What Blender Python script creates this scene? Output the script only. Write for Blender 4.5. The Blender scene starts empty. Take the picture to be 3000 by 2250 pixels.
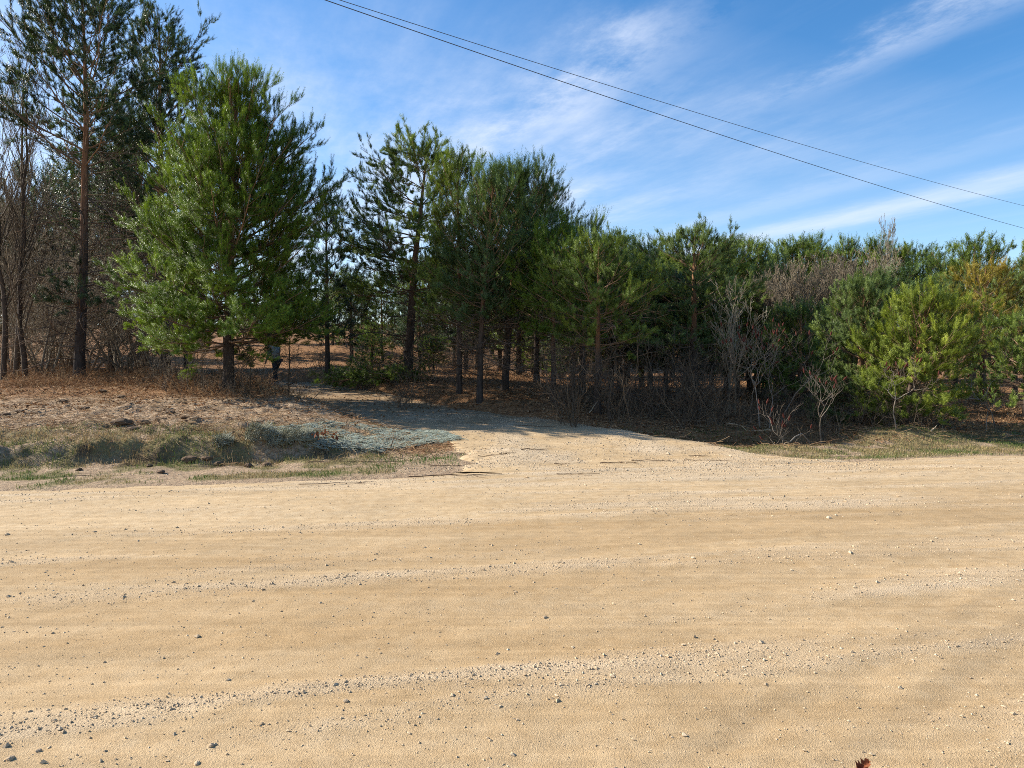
import bpy, math
import numpy as np
from mathutils import Vector, Quaternion

rng = np.random.default_rng(11)
scene = bpy.context.scene
C = scene.collection
R_ = math.radians

# ------------------------------------------------------------------ camera
F = 2080.0 / 3000.0
PITCH = math.atan(65 / 2080.0)
CAMZ = 1.6
cam_d = bpy.data.cameras.new("camera")
cam = bpy.data.objects.new("camera", cam_d)
C.objects.link(cam)
cam.location = (0, 0, CAMZ)
cam.rotation_euler = (math.pi / 2 - PITCH, 0, 0)
cam_d.sensor_width = 36
cam_d.lens = 36 * F
cam_d.clip_start = 0.05
cam_d.clip_end = 20000
scene.camera = cam


def ray(px, py):
    a = (px - 1500) / 2080.0
    b = (1125 - py) / 2080.0
    c, s = math.cos(PITCH), math.sin(PITCH)
    return np.array([a, c + b * s, -s + b * c])


def at(px, py, d):
    r = ray(px, py)
    return np.array([0, 0, CAMZ]) + r * (d / r[1])


# ------------------------------------------------------------------ noise
def _hash(i, j, s):
    n = (i.astype(np.int64) * 374761393 + j.astype(np.int64) * 668265263 + s * 982451653) & 0x7FFFFFFF
    n = ((n ^ (n >> 13)) * 1274126177) & 0x7FFFFFFF
    n = ((n ^ (n >> 15)) * 1103515245 + 12345) & 0x7FFFFFFF
    return ((n ^ (n >> 16)) & 0xFFFF) / 65535.0


def vn(x, y, s=0):
    x = np.asarray(x, float)
    y = np.asarray(y, float)
    i = np.floor(x)
    j = np.floor(y)
    fx = x - i
    fy = y - j
    fx = fx * fx * (3 - 2 * fx)
    fy = fy * fy * (3 - 2 * fy)
    a = _hash(i, j, s) * (1 - fx) + _hash(i + 1, j, s) * fx
    b = _hash(i, j + 1, s) * (1 - fx) + _hash(i + 1, j + 1, s) * fx
    return a * (1 - fy) + b * fy


def fbm(x, y, s=0, o=4):
    r = 0
    a = 0.5
    for k in range(o):
        r = r + a * vn(x, y, s + k * 17)
        x = x * 2.03 + 3.1
        y = y * 2.03 + 1.7
        a *= 0.5
    return r / (1 - 0.5 ** o)


def sm(a, b, x):
    t = np.clip((x - a) / (b - a), 0, 1)
    return t * t * (3 - 2 * t)


# ------------------------------------------------------------------ terrain
def uv(x, y):
    return x * 0.978 + y * 0.208, -x * 0.208 + y * 0.978


YL = [9, 11.7, 13.9, 16, 18.6, 23, 28, 33]
XL = [-1.4, -0.7, -1.6, -3.6, -5.6, -7.8, -11.7, -17]
YR = [9, 11.6, 12.6, 14.5, 16.6, 18.6, 23, 28, 33]
XR = [8, 5.2, 4.2, 2.8, 0.9, -1.2, -4.2, -8.2, -13]


def drive_mask(x, y):
    xl = np.interp(y, YL, XL) + 0.6 * (fbm(y * 1.3, x * 0.6, 5) - 0.5) + 0.6 * (fbm(x * 2.4, y * 2.9, 6) - 0.5)
    xr = np.interp(y, YR, XR) + 0.9 * (fbm(y * 1.2, x * 0.7, 8) - 0.5) + 0.5 * (fbm(x * 2.6, y * 2.6, 9) - 0.5)
    return np.minimum(x - xl, xr - x)          # metres inside


def hpath(x, y):
    u, v = uv(x, y)
    return 0.05 * np.clip(v - 11.2, 0, 16) + 0.06 * np.clip(v - 32, 0, 40)


def slope_u(u):
    return np.interp(u, [-30, -3, -1, 4, 9.7, 11.6, 30], [0.087, 0.09, 0.108, 0.115, 0.078, 0.05, 0.06])


def hsmooth(x, y):
    u, v = uv(x, y)
    k = slope_u(u)
    t = np.clip(v - 12.4, 0, None)
    h = k * 11.5 * (1 - np.exp(-t / 11.5 - 0.25 * (t / 11.5) ** 2))
    # bank face on the left
    lf = sm(0.8, -1.5, u)
    h = h + lf * (0.32 * sm(12.2, 12.65, v + 0.35 * (fbm(u * 0.8, v * 0.3, 3) - .5)) - 0.05 * sm(10.6, 11.8, v))
    # ditch on the right
    rg = sm(4.2, 5.6, u) * sm(10.6, 9.2, u)
    h = h - rg * 0.4 * np.exp(-((v - 13.0 - 0.06 * (u - 6)) / 0.55) ** 2)
    # small mound right of the culvert end
    h = h + 0.2 * np.exp(-(((u - 11.0) / 1.1) ** 2 + ((v - 12.7) / 0.6) ** 2))
    # hillside behind
    y0 = 36 + 14 * sm(-12, 4, x)
    tt = np.clip(y - y0, 0, 70)
    h = h + 0.115 * tt * sm(0, 12, tt) - 0.00045 * tt ** 2
    return h


def hground(x, y, detail=True):
    u, v = uv(x, y)
    h = hsmooth(x, y)
    if detail:
        off = sm(9.8, 11.0, v)
        far = sm(60, 30, y)
        n = (fbm(x * 0.9, y * 0.9, 21) - 0.5) * 0.16 + (fbm(x * 3.1, y * 3.1, 31) - 0.5) * 0.10
        lf = sm(0.6, -1.2, u) * sm(11.6, 12.6, v) * sm(20, 16, v)
        cl = np.clip(fbm(x * 3.0, y * 3.2, 41, 4) - 0.52, 0, 1)
        n = n + lf * (cl * 0.22 + (fbm(x * 9, y * 9, 51, 3) - .5) * 0.13)
        verge = sm(12.4, 11.2, v)
        h = h + off * far * n * (1 - 0.65 * verge) - 0.03 * off * verge
    m = sm(-0.7, 0.35, drive_mask(x, y)) * sm(34, 30, y)
    hp = hpath(x, y) + (fbm(x * 1.1, y * 1.1, 61) - .5) * 0.05
    h = h * (1 - m) + (hp - 0.02) * m
    # under the road
    h = h - 0.09 * sm(10.15, 9.7, v + 0.5 * (fbm(u * 0.5, v * 0.2, 71) - .5) + 0.25 * (fbm(u * 2.3, v, 72) - .5))
    return h


def gz(x, y):
    return float(hground(np.array([x]), np.array([y]))[0])


# ------------------------------------------------------------------ mesh building
class Geo:
    def __init__(self):
        self.V, self.T, self.Q, self.A, self.n = [], [], [], [], 0

    def add(self, V, T=None, Q=None, a=0.5):
        V = np.asarray(V, np.float32).reshape(-1, 3)
        if T is not None:
            self.T.append(np.asarray(T, np.int64).reshape(-1, 3) + self.n)
        if Q is not None:
            self.Q.append(np.asarray(Q, np.int64).reshape(-1, 4) + self.n)
        a = np.broadcast_to(np.asarray(a, np.float32), (len(V),)) if np.ndim(a) == 0 else np.asarray(a, np.float32).reshape(-1)
        self.V.append(V)
        self.A.append(a)
        self.n += len(V)

    def mesh(self, name, mat, smooth=True, extra=None):
        V = np.concatenate(self.V) if self.V else np.zeros((0, 3), np.float32)
        T = np.concatenate(self.T) if self.T else np.zeros((0, 3), np.int64)
        Q = np.concatenate(self.Q) if self.Q else np.zeros((0, 4), np.int64)
        m = bpy.data.meshes.new(name)
        m.vertices.add(len(V))
        m.vertices.foreach_set("co", V.ravel())
        nl = T.size + Q.size
        m.loops.add(nl)
        m.loops.foreach_set("vertex_index", np.concatenate([T.ravel(), Q.ravel()]).astype(np.int32))
        m.polygons.add(len(T) + len(Q))
        tot = np.concatenate([np.full(len(T), 3), np.full(len(Q), 4)]).astype(np.int32)
        st = np.concatenate([[0], np.cumsum(tot)[:-1]]).astype(np.int32) if len(tot) else tot
        m.polygons.foreach_set("loop_start", st)
        m.polygons.foreach_set("loop_total", tot)
        m.polygons.foreach_set("use_smooth", np.full(len(tot), smooth, dtype=bool))
        at_ = m.attributes.new("tint", 'FLOAT', 'POINT')
        at_.data.foreach_set("value", np.concatenate(self.A) if self.A else np.zeros(0, np.float32))
        for k, v in (extra or {}).items():
            e = m.attributes.new(k, 'FLOAT', 'POINT')
            e.data.foreach_set("value", np.asarray(v, np.float32).ravel())
        m.update(calc_edges=True)
        m.validate()
        m.materials.append(mat)
        return m

    def obj(self, name, mat, parent=None, smooth=True, extra=None):
        o = bpy.data.objects.new(name, self.mesh(name, mat, smooth, extra))
        C.objects.link(o)
        if parent is not None:
            o.parent = parent
        return o


def tag(o, label, cat, group=None, kind=None):
    o["label"] = label
    o["category"] = cat
    if group:
        o["group"] = group
    if kind:
        o["kind"] = kind
    return o


def thing(name, label, cat, loc, group=None, rz=0.0):
    o = bpy.data.objects.new(name, None)
    o.empty_display_size = 0.2
    C.objects.link(o)
    o.location = loc
    o.rotation_euler = (0, 0, rz)
    return tag(o, label, cat, group)


def norm(a):
    return a / np.maximum(np.linalg.norm(a, axis=-1, keepdims=True), 1e-9)


def tubes(g, P, Rd, k=4, a=0.5):
    """P (M,N,3) paths, Rd (M,N) radii"""
    P = np.asarray(P, float)
    if P.ndim == 2:
        P = P[None]
        Rd = np.asarray(Rd)[None]
    M, N, _ = P.shape
    if M == 0:
        return
    Tn = norm(np.gradient(P, axis=1))
    mean = norm(Tn.mean(axis=1))
    ref = np.where(np.abs(mean[:, 2:3]) > 0.75, np.array([[1.0, 0.2, 0]]), np.array([[0.0, 0.1, 1.0]]))[:, None, :]
    A = norm(np.cross(Tn, np.broadcast_to(ref, Tn.shape)))
    B = np.cross(Tn, A)
    th = np.arange(k) * 2 * math.pi / k
    ring = P[:, :, None, :] + Rd[:, :, None, None] * (A[:, :, None, :] * np.cos(th)[None, None, :, None] + B[:, :, None, :] * np.sin(th)[None, None, :, None])
    idx = np.arange(M * N * k).reshape(M, N, k)
    q = np.stack([idx[:, :-1, :], np.roll(idx, -1, 2)[:, :-1, :], np.roll(idx, -1, 2)[:, 1:, :], idx[:, 1:, :]], -1)
    if np.ndim(a) == 1:
        a = np.repeat(a, N * k)
    elif np.ndim(a) == 2:
        a = np.repeat(a.reshape(-1), k)
    g.add(ring, Q=q, a=a)


def pt_on(P, idx, t):
    N = P.shape[1]
    f = np.clip(t, 0, 1) * (N - 1)
    i = np.minimum(f.astype(int), N - 2)
    w = (f - i)[:, None]
    p = P[idx, i] * (1 - w) + P[idx, i + 1] * w
    return p, norm(P[idx, i + 1] - P[idx, i])


def val_on(Rd, idx, t):
    N = Rd.shape[1]
    f = np.clip(t, 0, 1) * (N - 1)
    i = np.minimum(f.astype(int), N - 2)
    w = f - i
    return Rd[idx, i] * (1 - w) + Rd[idx, i + 1] * w


def curve_paths(pos, d, L, N, up, wig, r):
    """paths from pos along d, length L, bending up, with wiggle"""
    M = len(pos)
    s = np.linspace(0, 1, N)
    P = pos[:, None, :] + d[:, None, :] * (L[:, None] * s[None])[:, :, None]
    P[:, :, 2] += (L * up)[:, None] * (s ** 2)[None]
    if wig > 0:
        w = r.normal(0, 1, (M, N, 3))
        w[:, 0] = 0
        w = np.cumsum(w, axis=1) * (wig * L / N)[:, None, None]
        P += w
    return P


def grow(P, Rd, L, counts, r, t0, t1, ang, ratio, up, N, wig, rr=0.6, tip=0.35, flat=0.0, ratiovar=0.35, taperpow=0.6):
    """children of paths P; returns child paths, radii, lengths"""
    idx = np.repeat(np.arange(len(P)), counts)
    if len(idx) == 0:
        return np.zeros((0, N, 3)), np.zeros((0, N)), np.zeros(0), idx, np.zeros(0)
    t = r.uniform(t0, t1, len(idx))
    p, tn = pt_on(P, idx, t)
    rp = val_on(Rd, idx, t)
    rv = norm(r.normal(0, 1, (len(idx), 3)) * np.array([1, 1, 1 - flat]))
    pr = norm(rv - tn * (rv * tn).sum(1, keepdims=True))
    an = np.radians(r.normal(ang, ang * 0.22, len(idx)))[:, None]
    d = norm(tn * np.cos(an) + pr * np.sin(an) + np.array([0, 0, up * 0.6]))
    l = L[idx] * ratio * (1 - taperpow * t) * (1 + ratiovar * r.uniform(-1, 1, len(idx)))
    Pc = curve_paths(p, d, l, N, up * 0.5, wig, r)
    Rc = (rp * rr)[:, None] * np.linspace(1, tip, N)[None]
    return Pc, Rc, l, idx, t


# ------------------------------------------------------------------ materials
def mat(name):
    m = bpy.data.materials.new(name)
    m.use_nodes = True
    nt = m.node_tree
    nt.nodes.clear()
    return m, nt


class NT:
    def __init__(self, nt):
        self.nt = nt

    def n(self, t, **kw):
        o = self.nt.nodes.new(t)
        for k, v in kw.items():
            if k.startswith("i_"):
                key = k[2:]
                key = int(key) if key.isdigit() else key.replace("_", " ")
                o.inputs[key].default_value = v
            else:
                setattr(o, k, v)
        return o

    def l(self, a, b):
        self.nt.links.new(a, b)

    def math(self, op, a, b=None, c=None, clamp=False):
        o = self.nt.nodes.new("ShaderNodeMath")
        o.operation = op
        o.use_clamp = clamp
        for i, x in enumerate((a, b, c)):
            if x is None:
                continue
            if isinstance(x, (int, float)):
                o.inputs[i].default_value = x
            else:
                self.l(x, o.inputs[i])
        return o.outputs[0]

    def mix(self, f, a, b, t='MIX'):
        o = self.nt.nodes.new("ShaderNodeMix")
        o.data_type = 'RGBA'
        o.blend_type = t
        for s, x in ((0, f), (6, a), (7, b)):
            if isinstance(x, (int, float)):
                o.inputs[s].default_value = x
            elif isinstance(x, tuple):
                o.inputs[s].default_value = x if len(x) == 4 else (*x, 1)
            else:
                self.l(x, o.inputs[s])
        return o.outputs[2]

    def ramp(self, f, stops, interp='LINEAR'):
        o = self.nt.nodes.new("ShaderNodeValToRGB")
        cr = o.color_ramp
        cr.interpolation = interp
        while len(cr.elements) < len(stops):
            cr.elements.new(0.5)
        for e, (p, c) in zip(cr.elements, stops):
            e.position = p
            e.color = (*c, 1) if len(c) == 3 else c
        self.l(f, o.inputs[0])
        return o.outputs[0]

    def noise(self, vec, scale, detail=4, rough=0.55):
        o = self.nt.nodes.new("ShaderNodeTexNoise")
        o.inputs["Scale"].default_value = scale
        o.inputs["Detail"].default_value = detail
        o.inputs["Roughness"].default_value = rough
        if vec is not None:
            self.l(vec, o.inputs["Vector"])
        return o.outputs["Fac"]

    def mapr(self, x, a, b, c=0.0, d=1.0):
        o = self.nt.nodes.new("ShaderNodeMapRange")
        o.inputs[1].default_value = a
        o.inputs[2].default_value = b
        o.inputs[3].default_value = c
        o.inputs[4].default_value = d
        self.l(x, o.inputs[0])
        return o.outputs[0]


def foliage_mat(name, tr=0.26):
    m, nt = mat(name)
    b = NT(nt)
    a = b.n("ShaderNodeAttribute", attribute_name="tint")
    oi = b.n("ShaderNodeObjectInfo")
    f = b.math('MULTIPLY_ADD', a.outputs["Fac"], 0.95, 0.5)
    col = b.mix(1.0, oi.outputs["Color"], f, 'MULTIPLY')
    hs = b.n("ShaderNodeHueSaturation")
    b.l(col, hs.inputs["Color"])
    b.l(b.mapr(a.outputs["Fac"], 0, 1, 0.515, 0.485), hs.inputs["Hue"])
    p = b.n("ShaderNodeBsdfPrincipled", i_Roughness=0.42)
    p.inputs["Specular IOR Level"].default_value = 0.15
    b.l(hs.outputs[0], p.inputs["Base Color"])
    t = b.n("ShaderNodeBsdfTranslucent")
    b.l(b.mix(1.0, hs.outputs[0], (1.25, 1.3, 0.7), 'MULTIPLY'), t.inputs["Color"])
    mx = b.n("ShaderNodeMixShader")
    mx.inputs[0].default_value = tr
    b.l(p.outputs[0], mx.inputs[1])
    b.l(t.outputs[0], mx.inputs[2])
    o = b.n("ShaderNodeOutputMaterial")
    b.l(mx.outputs[0], o.inputs[0])
    return m


def ramp_mat(name, stops, rough=0.9, tr=0.0, nscale=0, namp=0.3, bump=0.0, spec=0.15, stretch=None):
    """colour from the 'tint' attribute through a ramp, with object-space mottling"""
    m, nt = mat(name)
    b = NT(nt)
    a = b.n("ShaderNodeAttribute", attribute_name="tint")
    col = b.ramp(a.outputs["Fac"], stops)
    p = b.n("ShaderNodeBsdfPrincipled", i_Roughness=rough)
    p.inputs["Specular IOR Level"].default_value = spec
    if nscale:
        tc = b.n("ShaderNodeTexCoord")
        vec = tc.outputs["Object"]
        if stretch:
            mp = b.n("ShaderNodeMapping")
            mp.inputs["Scale"].default_value = stretch
            b.l(vec, mp.inputs[0])
            vec = mp.outputs[0]
        nz = b.noise(vec, nscale, 4, 0.6)
        col = b.mix(1.0, col, b.mapr(nz, 0.25, 0.75, 1 - namp, 1 + namp), 'MULTIPLY')
        if bump:
            bp = b.n("ShaderNodeBump", i_Strength=bump, i_Distance=0.02)
            b.l(nz, bp.inputs["Height"])
            b.l(bp.outputs[0], p.inputs["Normal"])
    b.l(col, p.inputs["Base Color"])
    sh = p.outputs[0]
    if tr > 0:
        t = b.n("ShaderNodeBsdfTranslucent")
        b.l(col, t.inputs["Color"])
        mx = b.n("ShaderNodeMixShader")
        mx.inputs[0].default_value = tr
        b.l(sh, mx.inputs[1])
        b.l(t.outputs[0], mx.inputs[2])
        sh = mx.outputs[0]
    o = b.n("ShaderNodeOutputMaterial")
    b.l(sh, o.inputs[0])
    return m


def plain_mat(name, c, rough=0.8, nscale=12.0, namp=0.25, spec=0.2):
    return ramp_mat(name, [(0, c), (1, c)], rough, 0, nscale, namp, 0.0, spec)


M_NEEDLE = foliage_mat("pine_needles")
M_BARK = ramp_mat("pine_bark", [(0, (0.060, 0.048, 0.040)), (0.3, (0.085, 0.062, 0.047)), (0.55, (0.21, 0.105, 0.055)), (1, (0.24, 0.13, 0.07))],
                  0.9, 0, 5.0, 0.55, 0.9, 0.1, (3, 3, 0.6))
M_LIMB = ramp_mat("pine_limb", [(0, (0.085, 0.070, 0.060)), (0.5, (0.19, 0.13, 0.085)), (1, (0.30, 0.17, 0.09))], 0.9, 0, 6, 0.4)
M_TWIG = ramp_mat("bare_twigs", [(0, (0.045, 0.033, 0.026)), (0.35, (0.145, 0.110, 0.072)), (0.7, (0.27, 0.22, 0.15)), (1, (0.40, 0.36, 0.28))], 0.85, 0, 8, 0.3)
M_SUMAC = ramp_mat("sumac_bark", [(0, (0.10, 0.08, 0.065)), (0.5, (0.165, 0.135, 0.105)), (1, (0.25, 0.215, 0.175))], 0.85, 0, 10, 0.3)
M_FRUIT = plain_mat("sumac_fruit", (0.075, 0.020, 0.014), 0.9, 60, 0.5)
M_GRASS = ramp_mat("grass_blades", [(0, (0.34, 0.24, 0.12)), (0.35, (0.30, 0.24, 0.11)), (0.6, (0.155, 0.165, 0.055)), (1, (0.085, 0.145, 0.03))], 0.7, 0.25)
M_DRY = ramp_mat("dry_weeds", [(0, (0.17, 0.085, 0.042)), (0.5, (0.30, 0.165, 0.08)), (1, (0.44, 0.31, 0.17))], 0.9, 0.15)
M_LEAF = ramp_mat("leaf_litter", [(0, (0.075, 0.042, 0.025)), (0.5, (0.26, 0.13, 0.058)), (1, (0.46, 0.32, 0.18))], 0.85, 0.15)
M_STICK = ramp_mat("dead_stick", [(0, (0.07, 0.045, 0.03)), (0.5, (0.16, 0.10, 0.06)), (1, (0.42, 0.33, 0.22))], 0.9, 0, 25, 0.35)
M_STONE = ramp_mat("stone", [(0, (0.13, 0.115, 0.10)), (0.2, (0.32, 0.245, 0.165)), (0.6, (0.44, 0.325, 0.20)), (1, (0.56, 0.45, 0.31))], 0.85, 0)
M_CLOD = plain_mat("soil_clod", (0.12, 0.078, 0.047), 0.95, 30, 0.5)
M_NET = ramp_mat("erosion_net", [(0, (0.27, 0.25, 0.16)), (0.5, (0.40, 0.44, 0.36)), (1, (0.54, 0.60, 0.51))], 0.7, 0.15)
M_CABLE = plain_mat("cable", (0.075, 0.08, 0.09), 0.6, 5, 0.1)


def ground_mat():
    m, nt = mat("ground_soil")
    b = NT(nt)
    geo = b.n("ShaderNodeNewGeometry")
    pos = geo.outputs["Position"]
    gr = b.n("ShaderNodeAttribute", attribute_name="green").outputs["Fac"]
    lt = b.n("ShaderNodeAttribute", attribute_name="litter").outputs["Fac"]
    dk = b.n("ShaderNodeAttribute", attribute_name="dark").outputs["Fac"]
    n1 = b.noise(pos, 1.7, 5, 0.6)
    n2 = b.noise(pos, 14, 4, 0.65)
    n3 = b.noise(pos, 55, 3, 0.7)
    mp = b.n("ShaderNodeMapping")
    mp.inputs["Scale"].default_value = (1, 1.3, 1)
    b.l(pos, mp.inputs[0])
    soil = b.ramp(n2, [(0.25, (0.16, 0.105, 0.066)), (0.5, (0.35, 0.25, 0.16)), (0.75, (0.47, 0.36, 0.24))])
    litter = b.ramp(n2, [(0.22, (0.10, 0.052, 0.028)), (0.48, (0.25, 0.128, 0.058)), (0.72, (0.38, 0.235, 0.12))])
    grass = b.ramp(n2, [(0.22, (0.085, 0.085, 0.032)), (0.5, (0.17, 0.155, 0.062)), (0.75, (0.33, 0.25, 0.125))])
    dark = b.ramp(n2, [(0.25, (0.045, 0.032, 0.022)), (0.7, (0.13, 0.09, 0.055))])
    c = b.mix(b.math('MULTIPLY_ADD', n1, 0.5, lt, clamp=True) if False else lt, soil, litter)
    c = b.mix(b.math('MULTIPLY', gr, b.mapr(n2, 0.3, 0.55), clamp=True), c, grass)
    c = b.mix(dk, c, dark)
    c = b.mix(1.0, c, b.mapr(n3, 0.25, 0.75, 0.62, 1.38), 'MULTIPLY')
    c = b.mix(1.0, c, b.mapr(n1, 0.3, 0.7, 0.85, 1.15), 'MULTIPLY')
    p = b.n("ShaderNodeBsdfPrincipled", i_Roughness=0.95)
    p.inputs["Specular IOR Level"].default_value = 0.1
    b.l(c, p.inputs["Base Color"])
    bp = b.n("ShaderNodeBump", i_Strength=1.0, i_Distance=0.05)
    b.l(b.math('MULTIPLY_ADD', n3, 0.5, n2), bp.inputs["Height"])
    b.l(bp.outputs[0], p.inputs["Normal"])
    o = b.n("ShaderNodeOutputMaterial")
    b.l(p.outputs[0], o.inputs[0])
    return m


def road_mat():
    m, nt = mat("road_gravel")
    b = NT(nt)
    geo = b.n("ShaderNodeNewGeometry")
    pos = geo.outputs["Position"]
    lo = b.n("ShaderNodeAttribute", attribute_name="loose").outputs["Fac"]
    dp = b.n("ShaderNodeAttribute", attribute_name="ochre").outputs["Fac"]
    lt = b.n("ShaderNodeAttribute", attribute_name="litter").outputs["Fac"]
    n1 = b.noise(pos, 0.9, 4, 0.6)
    n2 = b.noise(pos, 9, 5, 0.65)
    n3 = b.noise(pos, 95, 3, 0.7)
    vo = b.n("ShaderNodeTexVoronoi")
    vo.inputs["Scale"].default_value = 95
    b.l(pos, vo.inputs["Vector"])
    vo2 = b.n("ShaderNodeTexVoronoi")
    vo2.inputs["Scale"].default_value = 210
    b.l(pos, vo2.inputs["Vector"])
    sand = b.ramp(n2, [(0.25, (0.37, 0.255, 0.135)), (0.5, (0.435, 0.315, 0.18)), (0.75, (0.49, 0.37, 0.225))])
    grav = b.mix(0.62, b.ramp(vo.outputs["Color"], [(0.05, (0.28, 0.22, 0.15)), (0.35, (0.44, 0.335, 0.215)), (0.8, (0.52, 0.41, 0.275)), (1, (0.58, 0.49, 0.36))]), (0.48, 0.37, 0.24))
    c = b.mix(b.mapr(b.math('MULTIPLY_ADD', n2, 0.5, lo), 0.35, 0.85), sand, grav)
    c = b.mix(b.math('MULTIPLY', dp, 0.5), c, (0.30, 0.19, 0.085))
    c = b.mix(b.math('MULTIPLY', lt, b.mapr(n2, 0.3, 0.6)), c, b.ramp(n3, [(0.3, (0.09, 0.055, 0.033)), (0.7, (0.30, 0.19, 0.10))]))
    c = b.mix(1.0, c, b.mapr(n3, 0.25, 0.75, 0.72, 1.28), 'MULTIPLY')
    rot = b.n("ShaderNodeMapping")
    rot.inputs["Rotation"].default_value = (0, 0, -0.21)
    rot.inputs["Scale"].default_value = (0.16, 1.5, 1)
    b.l(pos, rot.inputs[0])
    rot2 = b.n("ShaderNodeMapping")
    rot2.inputs["Rotation"].default_value = (0, 0, -0.23)
    rot2.inputs["Scale"].default_value = (0.08, 8.0, 1)
    b.l(pos, rot2.inputs[0])
    n6 = b.noise(rot2.outputs[0], 1.6, 5, 0.65)
    c = b.mix(1.0, c, b.mapr(n6, 0.3, 0.7, 0.87, 1.12), 'MULTIPLY')
    n5 = b.noise(rot.outputs[0], 1.3, 6, 0.62)
    c = b.mix(1.0, c, b.ramp(n5, [(0.3, (0.90, 0.87, 0.82)), (0.5, (1, 1, 1)), (0.7, (1.07, 1.09, 1.13))]), 'MULTIPLY')
    c = b.mix(1.0, c, b.mapr(n1, 0.3, 0.7, 0.92, 1.08), 'MULTIPLY')
    p = b.n("ShaderNodeBsdfPrincipled", i_Roughness=0.93)
    p.inputs["Specular IOR Level"].default_value = 0.12
    b.l(c, p.inputs["Base Color"])
    hgt = b.math('MULTIPLY', b.math('SUBTRACT', 0.6, vo.outputs["Distance"]), b.mapr(lo, 0.0, 1.0, 0.12, 1.0))
    hgt = b.math('ADD', hgt, b.math('MULTIPLY', b.math('SUBTRACT', 0.6, vo2.outputs["Distance"]), 0.35))
    hgt = b.math('MULTIPLY_ADD', n3, 0.5, hgt)
    bp = b.n("ShaderNodeBump", i_Strength=0.7, i_Distance=0.008)
    b.l(hgt, bp.inputs["Height"])
    b.l(bp.outputs[0], p.inputs["Normal"])
    o = b.n("ShaderNodeOutputMaterial")
    b.l(p.outputs[0], o.inputs[0])
    return m


M_GROUND = ground_mat()
M_ROAD = road_mat()


# ------------------------------------------------------------------ ground, road, drive
def spread(lo, hi, step, far, g):
    a = list(np.arange(lo, hi + 1e-6, step))
    s = step
    x = a[-1]
    out = []
    while x < far[1]:
        s *= g
        x += s
        out.append(x)
    s = step
    x = a[0]
    pre = []
    while x > far[0]:
        s *= g
        x -= s
        pre.append(x)
    return np.array(pre[::-1] + a + out)


def grid_quads(nx, ny):
    i = np.arange(nx * ny).reshape(ny, nx)
    return np.stack([i[:-1, :-1], i[:-1, 1:], i[1:, 1:], i[1:, :-1]], -1).reshape(-1, 4)


def build_ground():
    xs = spread(-14, 14, 0.075, (-4000, 4000), 1.09)
    ys = spread(9.3, 20, 0.06, (-3000, 6000), 1.045)
    X, Y = np.meshgrid(xs, ys)
    Z = hground(X, Y)
    u, v = uv(X, Y)
    r2 = np.hypot(X, Y)
    g = Geo()
    g.add(np.stack([X, Y, Z], -1), Q=grid_quads(len(xs), len(ys)))
    nz = fbm(X * 0.8, Y * 0.8, 91)
    nf = fbm(X * 2.6, Y * 2.6, 93)
    verge_l = sm(0.8, -0.6, u) * sm(10.0, 10.5, v) * sm(12.7, 12.0, v)
    verge_r = sm(3.2, 5.2, u) * sm(10.1, 10.5, v) * sm(13.6, 12.6, v)
    bank = sm(0.8, -0.6, u) * sm(11.8, 12.2, v) * sm(14.6, 13.2, v)
    green = np.clip(verge_l * sm(0.42, 0.6, nf) + verge_r * sm(0.25, 0.5, nf) + bank * sm(0.35, 0.6, nf), 0, 1)
    litter = sm(14.5, 17.5, v + 3 * (nz - 0.5) - 2.6 * sm(0, -2, u)) + sm(3.5, 5.5, u) * sm(12.8, 13.6, v) + sm(0.2, 1.2, u) * sm(4.6, 3.4, u) * sm(12, 13, v)
    litter = np.clip(litter, 0, 1)
    dark = bank * sm(0.5, 0.7, fbm(X * 2.2, Y * 2.6, 41, 3)) + 0.5 * sm(0.62, 0.75, fbm(X * 3.3, Y * 3.3, 95, 3)) * sm(12.2, 13, v) * sm(19, 16, v)
    dark = np.clip(dark, 0, 1)
    far = sm(80, 200, r2)
    litter = litter * (1 - far * 0.6)
    green = np.maximum(green, far * 0.8)
    o = g.obj("ground", M_GROUND, extra={"green": green, "litter": litter, "dark": dark})
    tag(o, "brown soil, leaf litter and thin grass on the ground beyond the gravel road", "ground", kind="structure")


def loose_field(u, v):
    """loose gravel windrows along the road"""
    w = v + 0.25 * (fbm(u * 0.25, v * 0.1, 101, 3) - .5)
    n = fbm(u * 0.22, w * 2.1, 103, 4)
    n2 = fbm(u * 0.55, w * 4.3, 105, 3)
    b = np.zeros_like(u)
    for (c, wd, amp) in ((3.35, 0.34, 0.17), (5.9, 0.28, 0.06), (7.15, 0.30, 0.10), (8.6, 0.35, 0.12), (9.5, 0.5, 0.28), (2.0, .3, .12)):
        b = b + amp * np.exp(-((w - c) / wd) ** 2)
    return np.clip((n - 0.50) * 1.5 + (n2 - .5) * 1.1 + b * sm(0.3, 0.6, n2 + 0.12), 0, 1)


def road_z(u, v):
    x = u * 0.978 - v * 0.208
    y = u * 0.208 + v * 0.978
    lo = loose_field(u, v)
    z = 0.004 + 0.022 * lo + (fbm(u * 0.35, v * 1.5, 111) - .5) * 0.05 + (fbm(u * 6, v * 9, 113, 2) - .5) * 0.012
    edge = 9.95 + 0.5 * (fbm(u * 0.5, v * 0.2, 115) - .5) + 0.3 * (fbm(u * 2.1, v, 117) - .5)
    z = z - 0.13 * sm(edge, edge + 0.5, v) - 0.12 * sm(-4.6, -5.2, v)
    return z, lo


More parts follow.
